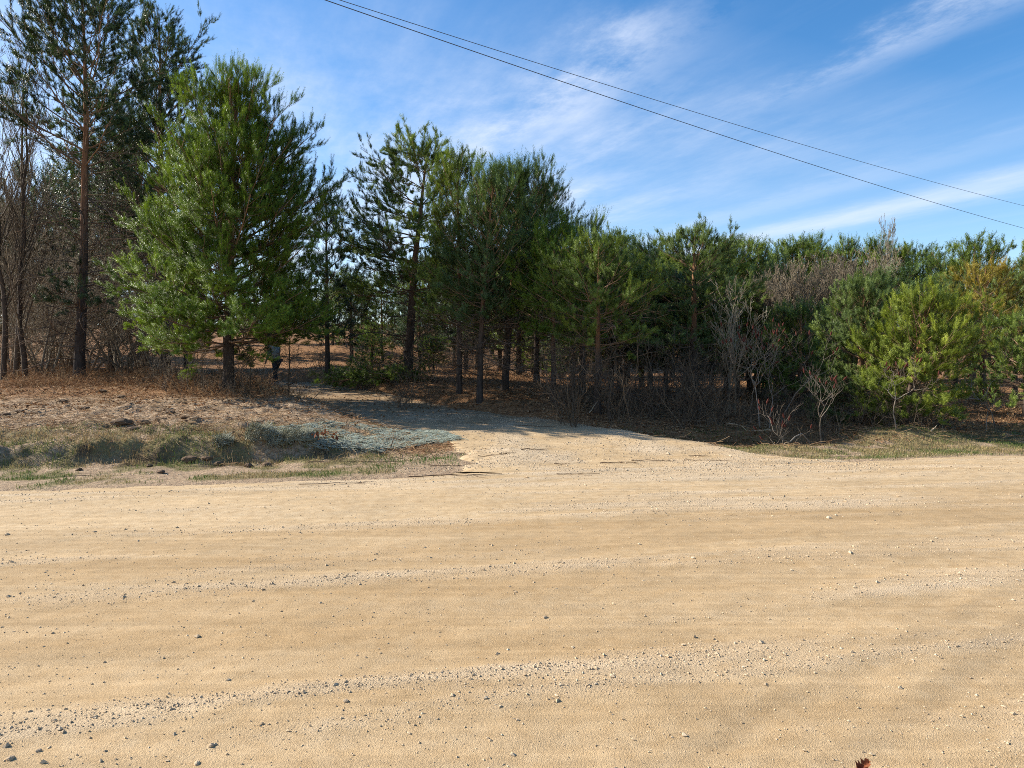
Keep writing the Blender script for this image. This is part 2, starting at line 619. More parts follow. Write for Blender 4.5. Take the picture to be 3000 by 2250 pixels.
def build_road():
    us = spread(-9, 12.5, 0.055, (-400, 400), 1.05)
    vs = np.concatenate([np.arange(-5.6, 1.6, 0.2), np.arange(1.6, 10.9, 0.032)])
    U, V = np.meshgrid(us, vs)
    Z, lo = road_z(U, V)
    X = U * 0.978 - V * 0.208
    Y = U * 0.208 + V * 0.978
    ochre = sm(0.52, 0.72, fbm(U * 0.16, V * 1.1, 121, 4)) * (1 - lo) * sm(8.6, 6.5, V)
    ochre = np.clip(ochre * 0.8 + 0.35 * sm(4, 9, U) * sm(5.6, 4.7, V) * sm(3.7, 4.2, V), 0, 1)
    ochre = np.clip(ochre + 0.62 * sm(7.6, 4.2, V + 1.2 * (fbm(U * 0.2, V * 0.9, 125) - .5)) * (1 - 0.8 * lo), 0, 1)  # ochre tint deepens towards the near side of the road
    g = Geo()
    g.add(np.stack([X, Y, Z], -1), Q=grid_quads(len(us), len(vs)))
    o = g.obj("road", M_ROAD, extra={"loose": lo, "ochre": ochre, "litter": np.zeros_like(lo)})
    tag(o, "wide tan dirt and gravel road crossing the foreground", "road", kind="structure")


def drive_z(X, Y):
    d = drive_mask(X, Y)
    u, v = uv(X, Y)
    k = sm(-0.5, 0.25, d)
    lo = np.clip((fbm(X * 1.3, Y * 1.1, 131) - 0.45) * 2.0 + 0.1, 0, 1)
    z = hpath(X, Y) + 0.012 + (fbm(X * 0.9, Y * 0.9, 133) - .5) * 0.06 + 0.02 * lo + (fbm(X * 7, Y * 7, 135, 2) - .5) * 0.014
    z = z - 0.22 * (1 - k) - 0.10 * sm(10.1, 9.7, v) - 0.1 * sm(29, 31, Y)
    return z, lo


def build_drive():
    g = Geo()
    ys = np.concatenate([np.arange(10.2, 19, 0.055), np.arange(19, 33, 0.12)])
    n = 130
    T = np.linspace(0, 1, n)
    xl = np.interp(ys, YL, XL) - 0.9
    xr = np.interp(ys, YR, XR) + 0.9
    X = xl[:, None] * (1 - T) + xr[:, None] * T
    Y = np.repeat(ys[:, None], n, 1)
    Z, lo = drive_z(X, Y)
    u, v = uv(X, Y)
    lit = sm(13.6, 16.2, v + 2.0 * (fbm(X, Y, 141) - .5)) * 0.9
    g.add(np.stack([X, Y, Z], -1), Q=grid_quads(n, len(ys)))
    o = g.obj("driveway", M_ROAD, extra={"loose": lo, "ochre": np.zeros_like(lo), "litter": lit})
    tag(o, "gravel drive turning off the road and climbing into the pines", "driveway", kind="structure")


build_ground()
build_road()
build_drive()


def surf_z(X, Y):
    """top of whatever sheet is uppermost"""
    u, v = uv(X, Y)
    z = hground(X, Y)
    rz, _ = road_z(u, v)
    z = np.where(v < 10.9, np.maximum(z, rz), z)
    dz, _ = drive_z(X, Y)
    ok = (drive_mask(X, Y) > -0.9) & (Y > 10.2) & (Y < 33)
    return np.where(ok, np.maximum(z, dz), z)


def sz(x, y):
    return float(surf_z(np.array([x]), np.array([y]))[0])


def on_ground(px, py):
    """world point where the pixel's ray meets the terrain"""
    r = ray(px, py)
    t = np.arange(1.5, 70, 0.02)
    X, Y, Z = r[0] * t, r[1] * t, CAMZ + r[2] * t
    s = surf_z(X, Y)
    k = np.nonzero(Z <= s)[0]
    k = k[0] if len(k) else len(t) - 1
    return X[k], Y[k], s[k]


# ------------------------------------------------------------------ gravel
OCT_V = np.array([[1, 0, 0], [-1, 0, 0], [0, 1, 0], [0, -1, 0], [0, 0, 1], [0, 0, -1]], float)
OCT_F = np.array([[0, 2, 4], [2, 1, 4], [1, 3, 4], [3, 0, 4], [2, 0, 5], [1, 2, 5], [3, 1, 5], [0, 3, 5]])


def stones(g, X, Y, Z, S, tint, r):
    n = len(X)
    V = np.broadcast_to(OCT_V, (n, 6, 3)) * r.uniform(0.6, 1.25, (n, 6, 1)) + r.normal(0, 0.16, (n, 6, 3))
    V = V * (S[:, None] * r.uniform(0.7, 1.25, (n, 3)) * np.array([1, 1, 0.72]))[:, None, :]
    a = r.uniform(0, 2 * math.pi, n)
    c, s = np.cos(a)[:, None], np.sin(a)[:, None]
    x = V[..., 0] * c - V[..., 1] * s
    y = V[..., 0] * s + V[..., 1] * c
    V = np.stack([x + X[:, None], y + Y[:, None], V[..., 2] + (Z + S * 0.25)[:, None]], -1)
    Fi = OCT_F[None] + (np.arange(n) * 6)[:, None, None]
    g.add(V, T=Fi, a=np.repeat(tint, 6))


def build_gravel():
    r = np.random.default_rng(5)
    g = Geo()
    # road: sample by depth so that near stones are resolved
    n = 230000
    d = 2.3 * (12.0 / 2.3) ** r.uniform(0, 1, n) ** 0.9
    x = r.uniform(-0.8, 0.8, n) * d
    u, v = uv(x, d)
    z, lo = road_z(u, v)
    keep = (v < 10.2) & (r.uniform(0, 1, n) < np.clip(0.045 + 0.8 * lo ** 1.2, 0, 1))
    x, d, z, lo = x[keep], d[keep], z[keep], lo[keep]
    n = len(x)
    s = np.exp(r.normal(math.log(0.0031), 0.45, n)) * (1 + 0.35 * lo) * np.clip(0.8 + d / 14, 1, 1.6)
    t = np.clip(r.normal(0.66, 0.18, n), 0, 1)
    stones(g, x, d, z, s, t, r)
    # a scatter of bigger ones
    n = 220
    d = 2.3 * (11.0 / 2.3) ** r.uniform(0, 1, n)
    x = r.uniform(-0.78, 0.78, n) * d
    u, v = uv(x, d)
    z, lo = road_z(u, v)
    k = v < 10
    stones(g, x[k], d[k], z[k], np.exp(r.normal(math.log(0.0075), 0.3, k.sum())), np.clip(r.normal(0.55, 0.22, k.sum()), 0, 1), r)
    # drive and road edge
    n = 90000
    y = r.uniform(10.2, 18.5, n)
    x = r.uniform(-9, 8, n)
    dm = drive_mask(x, y)
    u, v = uv(x, y)
    ok = ((dm > -0.15) & (v < 17)) | ((v < 11.4) & (r.uniform(0, 1, n) < 0.45)) | ((dm > -0.9) & (v < 15) & (r.uniform(0, 1, n) < 0.3))
    z = surf_z(x, y)
    k = ok & (r.uniform(0, 1, n) < 0.75 * sm(0.3, 0.65, fbm(x * 1.3, y * 1.1, 131)) + 0.15)
    stones(g, x[k], y[k], z[k], np.exp(r.normal(math.log(0.0072), 0.4, k.sum())), np.clip(r.normal(0.68, 0.2, k.sum()), 0, 1), r)
    o = g.obj("gravel", M_STONE, smooth=False)
    tag(o, "loose tan and grey gravel scattered in rows along the road and drive", "gravel", kind="stuff")


build_gravel()


# ------------------------------------------------------------------ pine trees
def shoot_template(seed, n, rad, w, fwd=(28, 62), taper=True):
    r = np.random.default_rng(seed)
    t = (np.arange(n) + 0.5) / n
    t = 0.05 + 0.95 * t
    az = np.arange(n) * 2.399963 + r.uniform(0, 0.6, n)
    an = np.radians(r.uniform(fwd[0], fwd[1], n))
    ln = rad * r.uniform(0.75, 1.2, n)
    V = np.zeros((n, 3, 3))
    c, s = np.cos(az), np.sin(az)
    tip = np.stack([c * np.sin(an) * ln, s * np.sin(an) * ln, np.cos(an) * ln], -1)
    sd = np.stack([-s, c, np.zeros(n)], -1) * (w * 0.5)
    base = np.zeros((n, 3))
    V[:, 0] = base - sd
    V[:, 1] = base + sd
    V[:, 2] = tip
    return V.reshape(-1, 3), np.repeat(t, 3), n


TM_HI = shoot_template(1, 32, 0.062, 0.0095, (34, 78))
TM_MID = shoot_template(2, 24, 0.068, 0.0125, (34, 78))
TM_LO = shoot_template(3, 14, 0.105, 0.025, (38, 82))


def shoots(g, pos, d, ln, tm, tint, r, rs=1.0):
    n = len(pos)
    if n == 0:
        return
    TV, tz, nn = tm
    rv = r.normal(0, 1, (n, 3))
    A = norm(np.cross(d, rv))
    B = np.cross(d, A)
    sc = rs * r.uniform(0.85, 1.15, n)
    V = pos[:, None, :] + (A[:, None, :] * TV[None, :, 0:1] + B[:, None, :] * TV[None, :, 1:2] + d[:, None, :] * TV[None, :, 2:3]) * sc[:, None, None] \
        + d[:, None, :] * (tz[None, :] * ln[:, None])[:, :, None]
    k = TV.shape[0]
    Fi = np.arange(n * k).reshape(-1, 3)
    a = np.repeat(tint, k)
    a = np.clip(a + np.tile(np.where(np.arange(k) % 3 == 2, 0.12, -0.06), n), 0, 1)
    g.add(V, T=Fi, a=a)


def pine(seed, H, cb, R, r0, lean=(0, 0), bow=(0, 0), ws=0.42, nb=5, sub=0.105, shs=0.062, e_lo=12, e_hi=55, shape='cone', inner=0.25,
         slen=0.2, tm=TM_MID, dead=0.9, asym=None, upb=0.35, extra=(), irregular=0.3, candles=1.0, dead_from=0.7, dl=0.75, curl=0.25, shrs=1.0):
    """geometry of one pine: trunk, limbs (with dead lower twigs), crown of needled shoots"""
    r = np.random.default_rng(seed)
    gt, gl, gc = Geo(), Geo(), Geo()
    N = 16
    z = np.linspace(0, H, N)
    q = z / H
    tx = lean[0] * q + bow[0] * np.sin(q * math.pi) + r.normal(0, 0.012 * H / 8, N).cumsum() * 0.6
    ty = lean[1] * q + bow[1] * np.sin(q * math.pi) + r.normal(0, 0.012 * H / 8, N).cumsum() * 0.6
    tx -= tx[0]
    ty -= ty[0]
    tp = np.stack([tx, ty, z], -1)
    tp[0, 2] = -0.25
    tr = r0 * (1 - q) ** 0.85 + 0.012
    tr[0] *= 1.25
    tubes(gt, tp, tr, 9, np.clip(q * 1.25 - 0.1, 0, 1)[None, :])
    f = lambda zz: np.stack([np.interp(zz, z, tx), np.interp(zz, z, ty), zz], -1)
    # live branches
    st, dr, Ls, zs = [], [], [], []
    zz = cb
    while zz < H - 0.25:
        qq = (zz - cb) / (H - cb)
        if shape == 'cone':
            pr = (1 - qq) ** 0.66 * min(1, 0.75 + qq * 2.2)
        elif shape == 'dome':
            pr = math.sqrt(max(0, 1 - qq ** 2.2)) * min(1, 0.8 + qq * 1.2)
        elif shape == 'column':
            pr = (1 - qq ** 2.5) * min(1, 0.75 + qq * 1.5)
        else:
            pr = (1 - qq) ** 0.45 * min(1, 0.65 + qq * 3)
        wm = 1 + irregular * r.uniform(-1, 0.8)
        n = max(3, int(round(nb + r.uniform(-1.2, 1.2))))
        a0 = r.uniform(0, 6.28)
        for k in range(n):
            az = a0 + k * 6.283 / n + r.normal(0, 0.22)
            L = R * pr * wm * r.uniform(0.72, 1.1) + 0.16
            if asym:
                L *= 1 + asym[1] * math.cos(az - asym[0])
            el = R_(e_lo + (e_hi - e_lo) * qq ** 0.9 + r.normal(0, 6))
            L /= max(0.45, math.cos(el)) ** 0.6
            L = min(L, ((H - zz) * 1.0 + 0.12) / max(0.15, math.sin(el) + curl) * r.uniform(0.8, 1.05))
            st.append(zz + r.uniform(-0.05, 0.05))
            dr.append((math.cos(az) * math.cos(el), math.sin(az) * math.cos(el), math.sin(el)))
            Ls.append(L)
        zz += ws * r.uniform(0.8, 1.25) * (1.0 if qq < 0.75 else 0.85)
    for (ez, eaz, eel, eL) in extra:
        st.append(ez)
        dr.append((math.cos(R_(eaz)) * math.cos(R_(eel)), math.sin(R_(eaz)) * math.cos(R_(eel)), math.sin(R_(eel))))
        Ls.append(eL)
    st = np.array(st)
    dr = np.array(dr)
    Ls = np.array(Ls)
    P = curve_paths(f(st), dr, Ls, 8, curl, 0.10, r)
    br = np.minimum(np.interp(st, z, tr) * 0.4, 0.005 + Ls * 0.0095)
    Rb = br[:, None] * np.linspace(1, 0.25, 8)[None]
    tubes(gl, P, Rb, 5, np.clip(0.35 + 0.5 * st / H + r.normal(0, 0.1, len(st)), 0, 1))
    # sub branches, mostly in the plane of the branch
    cnt = np.maximum(2, (Ls * (1 - inner) / sub)).astype(int)
    P2, R2, L2, idx, t2 = grow(P, Rb, Ls, cnt, r, inner, 0.98, 48, 0.50, 0.22, 4, 0.12, 0.6, 0.4, flat=0.62, taperpow=0.62)
    L2n = np.maximum(L2, 0.26 * min(1.0, R / 1.3))
    P2 = P2[:, :1] + (P2 - P2[:, :1]) * (L2n / np.maximum(L2, 1e-6))[:, None, None]
    tubes(gl, P2, np.maximum(R2, 0.0035), 3, np.clip(0.45 + r.normal(0, 0.15, len(L2)), 0, 1))
    # shoots
    c3 = np.maximum(1, np.round(L2n / shs)).astype(int)
    i3 = np.repeat(np.arange(len(P2)), c3)
    t3 = r.uniform(0.25, 1.0, len(i3)) ** 0.75
    p3, d3 = pt_on(P2, i3, t3)
    p3 = p3 + r.normal(0, 0.02, p3.shape)
    zrel = np.clip((p3[:, 2] - cb) / (H - cb), 0, 1)
    ub = upb * 0.9 + candles * 0.35 * zrel ** 1.5
    dd = norm(d3 * 0.8 + r.normal(0, 0.36, (len(i3), 3)) + np.stack([np.zeros(len(i3)), np.zeros(len(i3)), ub * 1.3], -1))
    # tips
    it = np.repeat(np.arange(len(P2)), 2)
    pt_, dt_ = pt_on(P2, it, np.ones(len(it)))
    zt = np.clip((pt_[:, 2] - cb) / (H - cb), 0, 1)
    dt_ = norm(dt_ * 0.8 + r.normal(0, 0.22, (len(it), 3)) + np.stack([0 * zt, 0 * zt, upb * 0.8 + candles * (0.05 + 0.6 * zt)], -1))
    ib = np.repeat(np.arange(len(P)), 3)
    pb, db = pt_on(P, ib, r.uniform(0.86, 1.0, len(ib)))
    db = norm(db + r.normal(0, 0.25, (len(ib), 3)) + np.array([0, 0, 0.3 + 0.5 * candles]))
    pos = np.concatenate([p3, pt_, pb])
    dirs = np.concatenate([dd, dt_, db])
    grp = np.concatenate([idx[i3], idx[it], ib])
    bt = r.normal(0, 0.2, len(P))
    ln = slen * r.uniform(0.6, 1.35, len(pos)) * 0.86
    ln[-len(ib):] *= 1.2 + 0.9 * candles * np.clip((pb[:, 2] - cb) / (H - cb), 0, 1)
    ln[len(p3):len(p3) + len(it)] *= 1.05 + 0.35 * candles * zt
    tint = np.clip(0.45 + bt[grp] + r.normal(0, 0.17, len(pos)), 0, 1)
    shoots(gc, pos, dirs, ln, tm, tint, r, shrs)
    # leader
    top = tp[-1]
    nl = 7
    la = np.arange(nl) * 2.4
    ld = np.stack([np.cos(la) * 0.42, np.sin(la) * 0.42, np.ones(nl)], -1)
    ld[0] = (0, 0, 1)
    lp = np.repeat((f(np.array([H - 0.28]))), nl, 0)
    shoots(gc, lp, norm(ld), np.array([0.55 + 0.25 * candles] + [0.38] * (nl - 1)), tm, np.full(nl, 0.6), r, shrs)
    lp2 = np.repeat(f(np.linspace(H - 1.1, H - 0.1, 9)), 2, 0)
    shoots(gc, lp2, norm(r.normal(0, 0.5, (18, 3)) + np.array([0, 0, 0.8])), np.full(18, slen), tm, np.full(18, 0.5), r, shrs)
    # dead lower branches
    if dead > 0:
        hz = np.arange(dead_from, cb + 0.6, 0.30 / dead)
        hz = np.repeat(hz, 3) + r.uniform(-0.12, 0.12, len(hz) * 3)
        n = len(hz)
        if n:
            az = r.uniform(0, 6.28, n)
            el = np.radians(r.normal(8, 14, n))
            d = np.stack([np.cos(az) * np.cos(el), np.sin(az) * np.cos(el), np.sin(el)], -1)
            Ld = R * dl * r.uniform(0.35, 1.05, n)
            Pd = curve_paths(f(hz), d, Ld, 7, -0.05, 0.22, r)
            Rd = (0.005 + 0.0065 * Ld)[:, None] * np.linspace(1, 0.3, 7)[None]
            tubes(gl, Pd, Rd, 4, np.clip(r.normal(0.25, 0.25, n), 0, 1))
            P5, R5, L5, _, _ = grow(Pd, Rd, Ld, np.maximum(2, (Ld * 5 * min(dead, 1.4))).astype(int), r, 0.2, 1.0, 50, 0.5, 0.05, 4, 0.25, 0.6, 0.4)
            R5 = np.maximum(R5, 0.0028)
            tubes(gl, P5, R5, 3, np.clip(r.normal(0.25, 0.25, len(L5)), 0, 1))
            P6, R6, L6, _, _ = grow(P5, R5, L5, np.full(len(L5), 2), r, 0.25, 1.0, 50, 0.55, 0.0, 3, 0.25, 0.7, 0.6)
            tubes(gl, P6, np.maximum(R6, 0.0025), 3, np.clip(r.normal(0.25, 0.25, len(L6)), 0, 1))
    return gt, gl, gc


GREENS = {
    'bright': (0.160, 0.236, 0.034, 1), 'mid': (0.150, 0.205, 0.042, 1), 'blue': (0.115, 0.172, 0.060, 1),
    'yellow': (0.215, 0.262, 0.042, 1), 'gold': (0.310, 0.250, 0.050, 1), 'dark': (0.068, 0.104, 0.045, 1), 'pale': (0.160, 0.215, 0.066, 1),  # dark: shade on the less lit pines is put into the needle colour
}


def build_pine(label, px, d, col, group=None, topy=None, H=None, name="pine_tree", **kw):
    x = float(at(px, 1100, d)[0])
    z = gz(x, d)
    if H is None:
        H = float(at(px, topy, d)[2]) - z - (0.27 + 0.25 * kw.get('candles', 1.0))
    if 'cby' in kw:
        kw['cb'] = float(at(px, kw.pop('cby'), d)[2]) - z
    gt, gl, gc = pine(H=H, **kw)
    o = thing(name, label, "pine tree", (x, d, z), group)
    gt.obj("trunk", M_BARK, o)
    gl.obj("branches", M_LIMB, o)
    c = gc.obj("crown", M_NEEDLE, o)
    c.color = GREENS[col]
    return o


def copy_tree(o, x, y, s, rz, label, col=None, group=None, sx=1.0):
    c = o.copy()
    C.objects.link(c)
    c.location = (x, y, gz(x, y))
    c.scale = (s * sx, s * sx, s)
    c.rotation_euler = (0, 0, rz)
    c["label"] = label
    if group:
        c["group"] = group
    elif "group" in c:
        del c["group"]
    for ch in list(o.children):
        k = ch.copy()
        C.objects.link(k)
        k.parent = c
        if col and k.name.startswith("crown"):
            k.color = GREENS[col]
    return c


# ---- front row, one by one
DN = dict(sub=0.115, shs=0.055)
FN = dict(sub=0.10, shs=0.048, tm=TM_HI)
build_pine("tall thin pine with bare lower trunk at far left, cut by the frame's top", 232, 22, 'dark', topy=-70, cby=490, R=2.7, r0=0.15, seed=3,
           lean=(0.35, 0), bow=(0.15, 0), ws=0.5, nb=5, e_lo=20, e_hi=48, shape='column', inner=0.28, slen=0.17, dead=1.9,
           irregular=0.4, candles=0.3, curl=0.2, dl=0.8, asym=(math.pi, 0.15),
           extra=((2.6, 200, 25, 1.1), (2.3, 250, 10, 1.2), (2.1, 300, 8, 1.5), (2.0, 330, 5, 1.6), (2.9, 280, 45, 1.0), (2.2, 225, 5, 1.0)), sub=0.11, shs=0.055)
build_pine("tall dark pine behind the large bright pine, pointed top near the frame's edge", 484, 26, 'dark', topy=10, cby=760, R=3.0, r0=0.17, seed=8,
           ws=0.5, nb=6, e_lo=5, e_hi=45, shape='cone', inner=0.25, slen=0.18, irregular=0.35, candles=0.5, dead=1.2, dl=0.9, sub=0.11, shs=0.055)
build_pine("large bright green pine with a broad dense crown left of the drive", 668, 18.6, 'bright', topy=182, cby=1005, R=2.95, r0=0.14, seed=14,
           lean=(0.30, 0), asym=(0, 0.06), ws=0.31, nb=7, e_lo=-5, e_hi=48, shape='cone', inner=0.2, slen=0.2, irregular=0.2, candles=1.5, dead=1.2, dl=0.55, **FN)
build_pine("spreading pine with orange limbs and layered foliage, right of the gap over the drive", 1193, 24, 'mid', topy=400, cby=850, R=2.25, r0=0.16, seed=21,
           lean=(0.75, 0), bow=(-0.1, 0), ws=0.48, nb=7, e_lo=-6, e_hi=30, shape='dome', inner=0.28, slen=0.17, irregular=0.45, candles=0.3, curl=0.15,
           asym=(math.pi, 0.28), dead=1.3, dl=1.05, sub=0.095, shs=0.05)
build_pine("slim straight pine with a narrow pointed crown just right of the spreading pine", 1345, 20, 'mid', topy=410, cby=955, R=1.2, r0=0.08, seed=27,
           ws=0.36, nb=6, e_lo=2, e_hi=60, shape='column', slen=0.2, candles=1.2, dead=2.2, dl=1.15, **DN)
build_pine("pine with a slightly bent trunk and many upright candles, third from the drive", 1405, 18.6, 'blue', topy=452, cby=945, R=1.15, r0=0.075, seed=33,
           lean=(0.38, 0), bow=(-0.08, 0), ws=0.36, nb=6, e_lo=4, e_hi=62, shape='column', slen=0.21, candles=1.4, dead=2.2, dl=1.15, **DN)
build_pine("thick trunked pine in the middle of the front row with a dense bristling top", 1478, 20.5, 'blue', topy=448, cby=960, R=1.45, r0=0.105, seed=36,
           lean=(0.45, 0), ws=0.34, nb=7, e_lo=4, e_hi=62, shape='dome', slen=0.21, candles=1.4, dead=2.2, dl=1.1, **DN)
build_pine("dark blue-green pine at the right shoulder of the central cluster", 1572, 25, 'dark', topy=520, cby=960, R=1.45, r0=0.1, seed=39,
           ws=0.38, nb=7, e_lo=4, e_hi=62, shape='dome', slen=0.2, candles=1.0, dead=1.8, dl=1.0, **DN)
build_pine("small pine with a thin orange stem showing in its top, right of the cluster", 1622, 18.5, 'bright', topy=628, cby=985, R=1.3, r0=0.07, seed=42,
           ws=0.36, nb=6, e_lo=2, e_hi=58, shape='round', slen=0.2, candles=1.0, dead=2.2, dl=1.15, **DN)
build_pine("pine with long pale candles standing up at the middle of the skyline", 1706, 21, 'pale', topy=598, cby=980, R=1.35, r0=0.095, seed=45,
           ws=0.42, nb=6, e_lo=2, e_hi=62, shape='round', slen=0.24, candles=1.8, dead=1.1, **DN)
build_pine("round topped olive pine above the dark brush, its pale stem visible near the top", 1750, 16.8, 'mid', topy=668, cby=1010, R=1.4, r0=0.08, seed=48,
           ws=0.33, nb=7, e_lo=-4, e_hi=45, shape='dome', slen=0.17, candles=0.5, dead=2.4, dl=1.15, **FN)
build_pine("small pine peeking over the row left of the spreading olive pine", 1905, 25, 'pale', topy=680, cby=960, R=1.2, r0=0.09, seed=51,
           ws=0.38, nb=6, shape='round', slen=0.2, candles=1.0, dead=0.9, **DN)
build_pine("spreading olive pine with two tops behind the grey leafless sapling", 2030, 21, 'pale', topy=645, cby=1010, R=1.6, r0=0.14, seed=54,
           ws=0.42, nb=7, e_lo=-4, e_hi=40, shape='dome', slen=0.16, candles=0.7, irregular=0.4, dead=1.2,
           extra=((4.0, 0, 70, 1.0), (4.1, 20, 55, 0.9), (3.8, 160, 60, 0.9)), sub=0.095, shs=0.05)
build_pine("bluish green conical pine, the left of the two sunlit pines at right", 2515, 17.2, 'pale', topy=785, cby=1215, R=1.3, r0=0.085, seed=57,
           lean=(0.1, 0), ws=0.25, nb=8, e_lo=-12, e_hi=50, shape='cone', slen=0.15, candles=0.8, dead=1.6, dead_from=0.2, dl=1.0, **FN)
build_pine("yellow green bushy pine, the right of the two sunlit pines at right", 2655, 15.5, 'yellow', topy=805, cby=1215, R=1.3, r0=0.09, seed=60,
           lean=(0.42, 0), ws=0.26, nb=8, e_lo=-12, e_hi=58, shape='cone', slen=0.17, candles=1.1, asym=(0, 0.08), dead=1.6, dead_from=0.2, dl=1.0, **FN)
build_pine("golden tinted pine rising behind the yellow green bushy pine", 2880, 23, 'gold', topy=748, cby=1040, R=1.1, r0=0.10, seed=63,
           ws=0.36, nb=7, e_lo=0, e_hi=48, shape='dome', slen=0.17, candles=0.6, dead=1.4, **DN)
build_pine("small deep green pine in shade left of the two sunlit pines", 2345, 20.5, 'mid', topy=862, cby=1150, R=1.15, r0=0.08, seed=66,
           ws=0.31, nb=7, e_lo=0, e_hi=58, shape='round', slen=0.19, candles=1.0, dead=1.8, dl=1.0, **DN)
build_pine("low dark pine at the right edge of the frame behind the last sumac", 3010, 18.5, 'mid', topy=905, cby=1180, R=1.35, r0=0.09, seed=69,
           ws=0.31, nb=7, e_lo=-2, e_hi=52, shape='dome', slen=0.17, candles=0.5, dead=1.4, **DN)

build_pine("slim dark pine in the gap between the large bright pine and the spreading pine", 960, 26, 'dark', topy=540, cby=985, R=1.35, r0=0.085, seed=72,
           ws=0.42, nb=6, e_lo=-2, e_hi=55, shape='cone', slen=0.2, candles=1.0, dead=1.0, **DN)

# ---- pines further back: four grown trees, then copies of them
def back_proto(label, px, d, col, group, topy, seed, **kw):
    return build_pine(label, px, d, col, group, topy=topy, seed=seed, tm=TM_LO, sub=0.145, shs=0.08, slen=0.26, **kw)


G_SKY = "pines along the far skyline at right"
L_SKY = "small dark green pine among the even row along the far skyline at right"
protoA = back_proto("pointed pine in the far skyline just left of the wispy leafless treetop", 2560, 36, 'mid', None, 676, 101, cby=1060, R=1.6, r0=0.12, shape='cone', ws=0.42, nb=6, candles=1.0, dead=1.0)
protoB = back_proto("round topped pine in the far skyline, the leftmost above the purple brush", 2315, 34, 'mid', None, 700, 102, cby=1050, R=1.8, r0=0.13, shape='dome', ws=0.45, nb=6, candles=0.5, dead=1.0)
protoC = back_proto("broad pine with a ragged top, tallest of the far skyline near the right edge", 2850, 32, 'mid', None, 692, 103, cby=1050, R=2.1, r0=0.14, shape='dome', ws=0.5, nb=6, candles=0.8, irregular=0.45, dead=1.0)
protoD = back_proto("slender pine rising alone between the olive pine and the far skyline", 2195, 28, 'pale', None, 690, 104, cby=1040, R=1.35, r0=0.09, shape='column', ws=0.45, nb=5, candles=1.0, dead=0.9)


def put(o, px, d, topy, label, col, group=None, sx=1.0):
    x = float(at(px, 1100, d)[0])
    z = gz(x, d)
    Hn = float(at(px, topy, d)[2]) - z
    H0 = max(v.co.z for v in o.children[0].data.vertices) if "H" not in o else o["H"]
    s = Hn / H0
    return copy_tree(o, x, d, s, rng.uniform(0, 6.28), label, col, group, sx)


for (o, px, d, ty, col, sx) in ((protoA, 2375, 37, 695, 'mid', 0.95), (protoB, 2432, 39, 725, 'mid', 0.8), (protoA, 2480, 38, 700, 'mid', 0.8), (protoD, 2525, 40, 735, 'mid', 1.1),
                                (protoB, 2640, 37, 715, 'mid', 0.85), (protoA, 2722, 38, 735, 'mid', 0.9), (protoC, 2775, 41, 765, 'mid', 0.8), (protoB, 2925, 38, 775, 'mid', 0.9),
                                (protoA, 3005, 34, 755, 'pale', 1.0), (protoC, 3080, 36, 740, 'mid', 1.0)):
    put(o, px, d, ty, L_SKY, col, G_SKY, sx)
put(protoB, 2255, 31, 775, "low dark pine below the slender lone pine, left of the purple brush", 'dark')
put(protoD, 2640, 22, 785, "bluish pine with upright candles between and behind the two sunlit pines", 'blue', None, 1.3)
put(protoA, 2290, 22, 905, "small dark pine just right of the grey leafless sapling", 'dark', None, 1.1)
put(protoC, 2800, 26, 810, "olive pine filling the gap behind the yellow green bushy pine", 'pale', None, 0.8)
put(protoB, 2975, 25, 800, "olive pine at the right edge, beside the golden tinted pine", 'pale', None, 0.9)
put(protoA, 1830, 27, 690, "narrow pine top showing behind the olive pine, mid skyline", 'mid', None, 1.1)
put(protoD, 1790, 24, 700, "thin pine behind the olive pine, its tip just clear of the row", 'pale', None, 1.2)
put(protoB, 2130, 27, 700, "dark pine close behind the right side of the spreading olive pine", 'mid', None, 0.9)
for (px, d, ty) in ((835, 50, 850), (905, 55, 870), (975, 48, 840), (1030, 42, 800), (790, 44, 760), (935, 66, 880)):
    put(protoB, px, d, ty, "far pine glimpsed through the gap over the drive", 'mid', "far pines in the gap over the drive", 1.2)
put(protoC, 880, 72, 850, "farthest pine glimpsed through the gap over the drive", 'mid', None, 0.8)

G_MID = "pines in the wood behind the front row"
L_MID = "dim green pine in the wood beyond the clearing, behind the front row"
for i, (px, d, ty) in enumerate(((1120, 44, 800), (1185, 50, 780), (1260, 42, 760), (1330, 47, 740), (1400, 41, 760), (1465, 48, 730), (1530, 43, 750), (1590, 50, 720), (1650, 40, 760),
                                 (1710, 46, 740), (1775, 41, 760), (1840, 47, 740), (1905, 40, 770), (1970, 45, 740), (2050, 38, 760), (2120, 43, 760), (2190, 38, 780),
                                 (1300, 58, 740), (1440, 60, 730), (1560, 58, 720), (1690, 60, 730), (1810, 58, 740), (1940, 58, 740), (1060, 55, 840))):
    put((protoA, protoB, protoC, protoD)[i % 4], px, d, ty, L_MID, ('mid', 'dark', 'pale', 'mid')[i % 4], G_MID, 1.0)
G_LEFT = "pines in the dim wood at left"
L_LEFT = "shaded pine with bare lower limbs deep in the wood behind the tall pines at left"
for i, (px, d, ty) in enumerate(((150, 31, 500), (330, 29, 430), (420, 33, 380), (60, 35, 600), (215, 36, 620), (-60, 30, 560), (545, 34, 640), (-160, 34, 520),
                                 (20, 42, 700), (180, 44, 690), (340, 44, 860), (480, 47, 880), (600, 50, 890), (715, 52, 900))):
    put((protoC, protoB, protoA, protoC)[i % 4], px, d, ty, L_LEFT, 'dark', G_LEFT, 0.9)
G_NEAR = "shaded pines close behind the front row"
L_NEAR = "low shaded pine with foliage down to the brush, close behind the front row trunks"
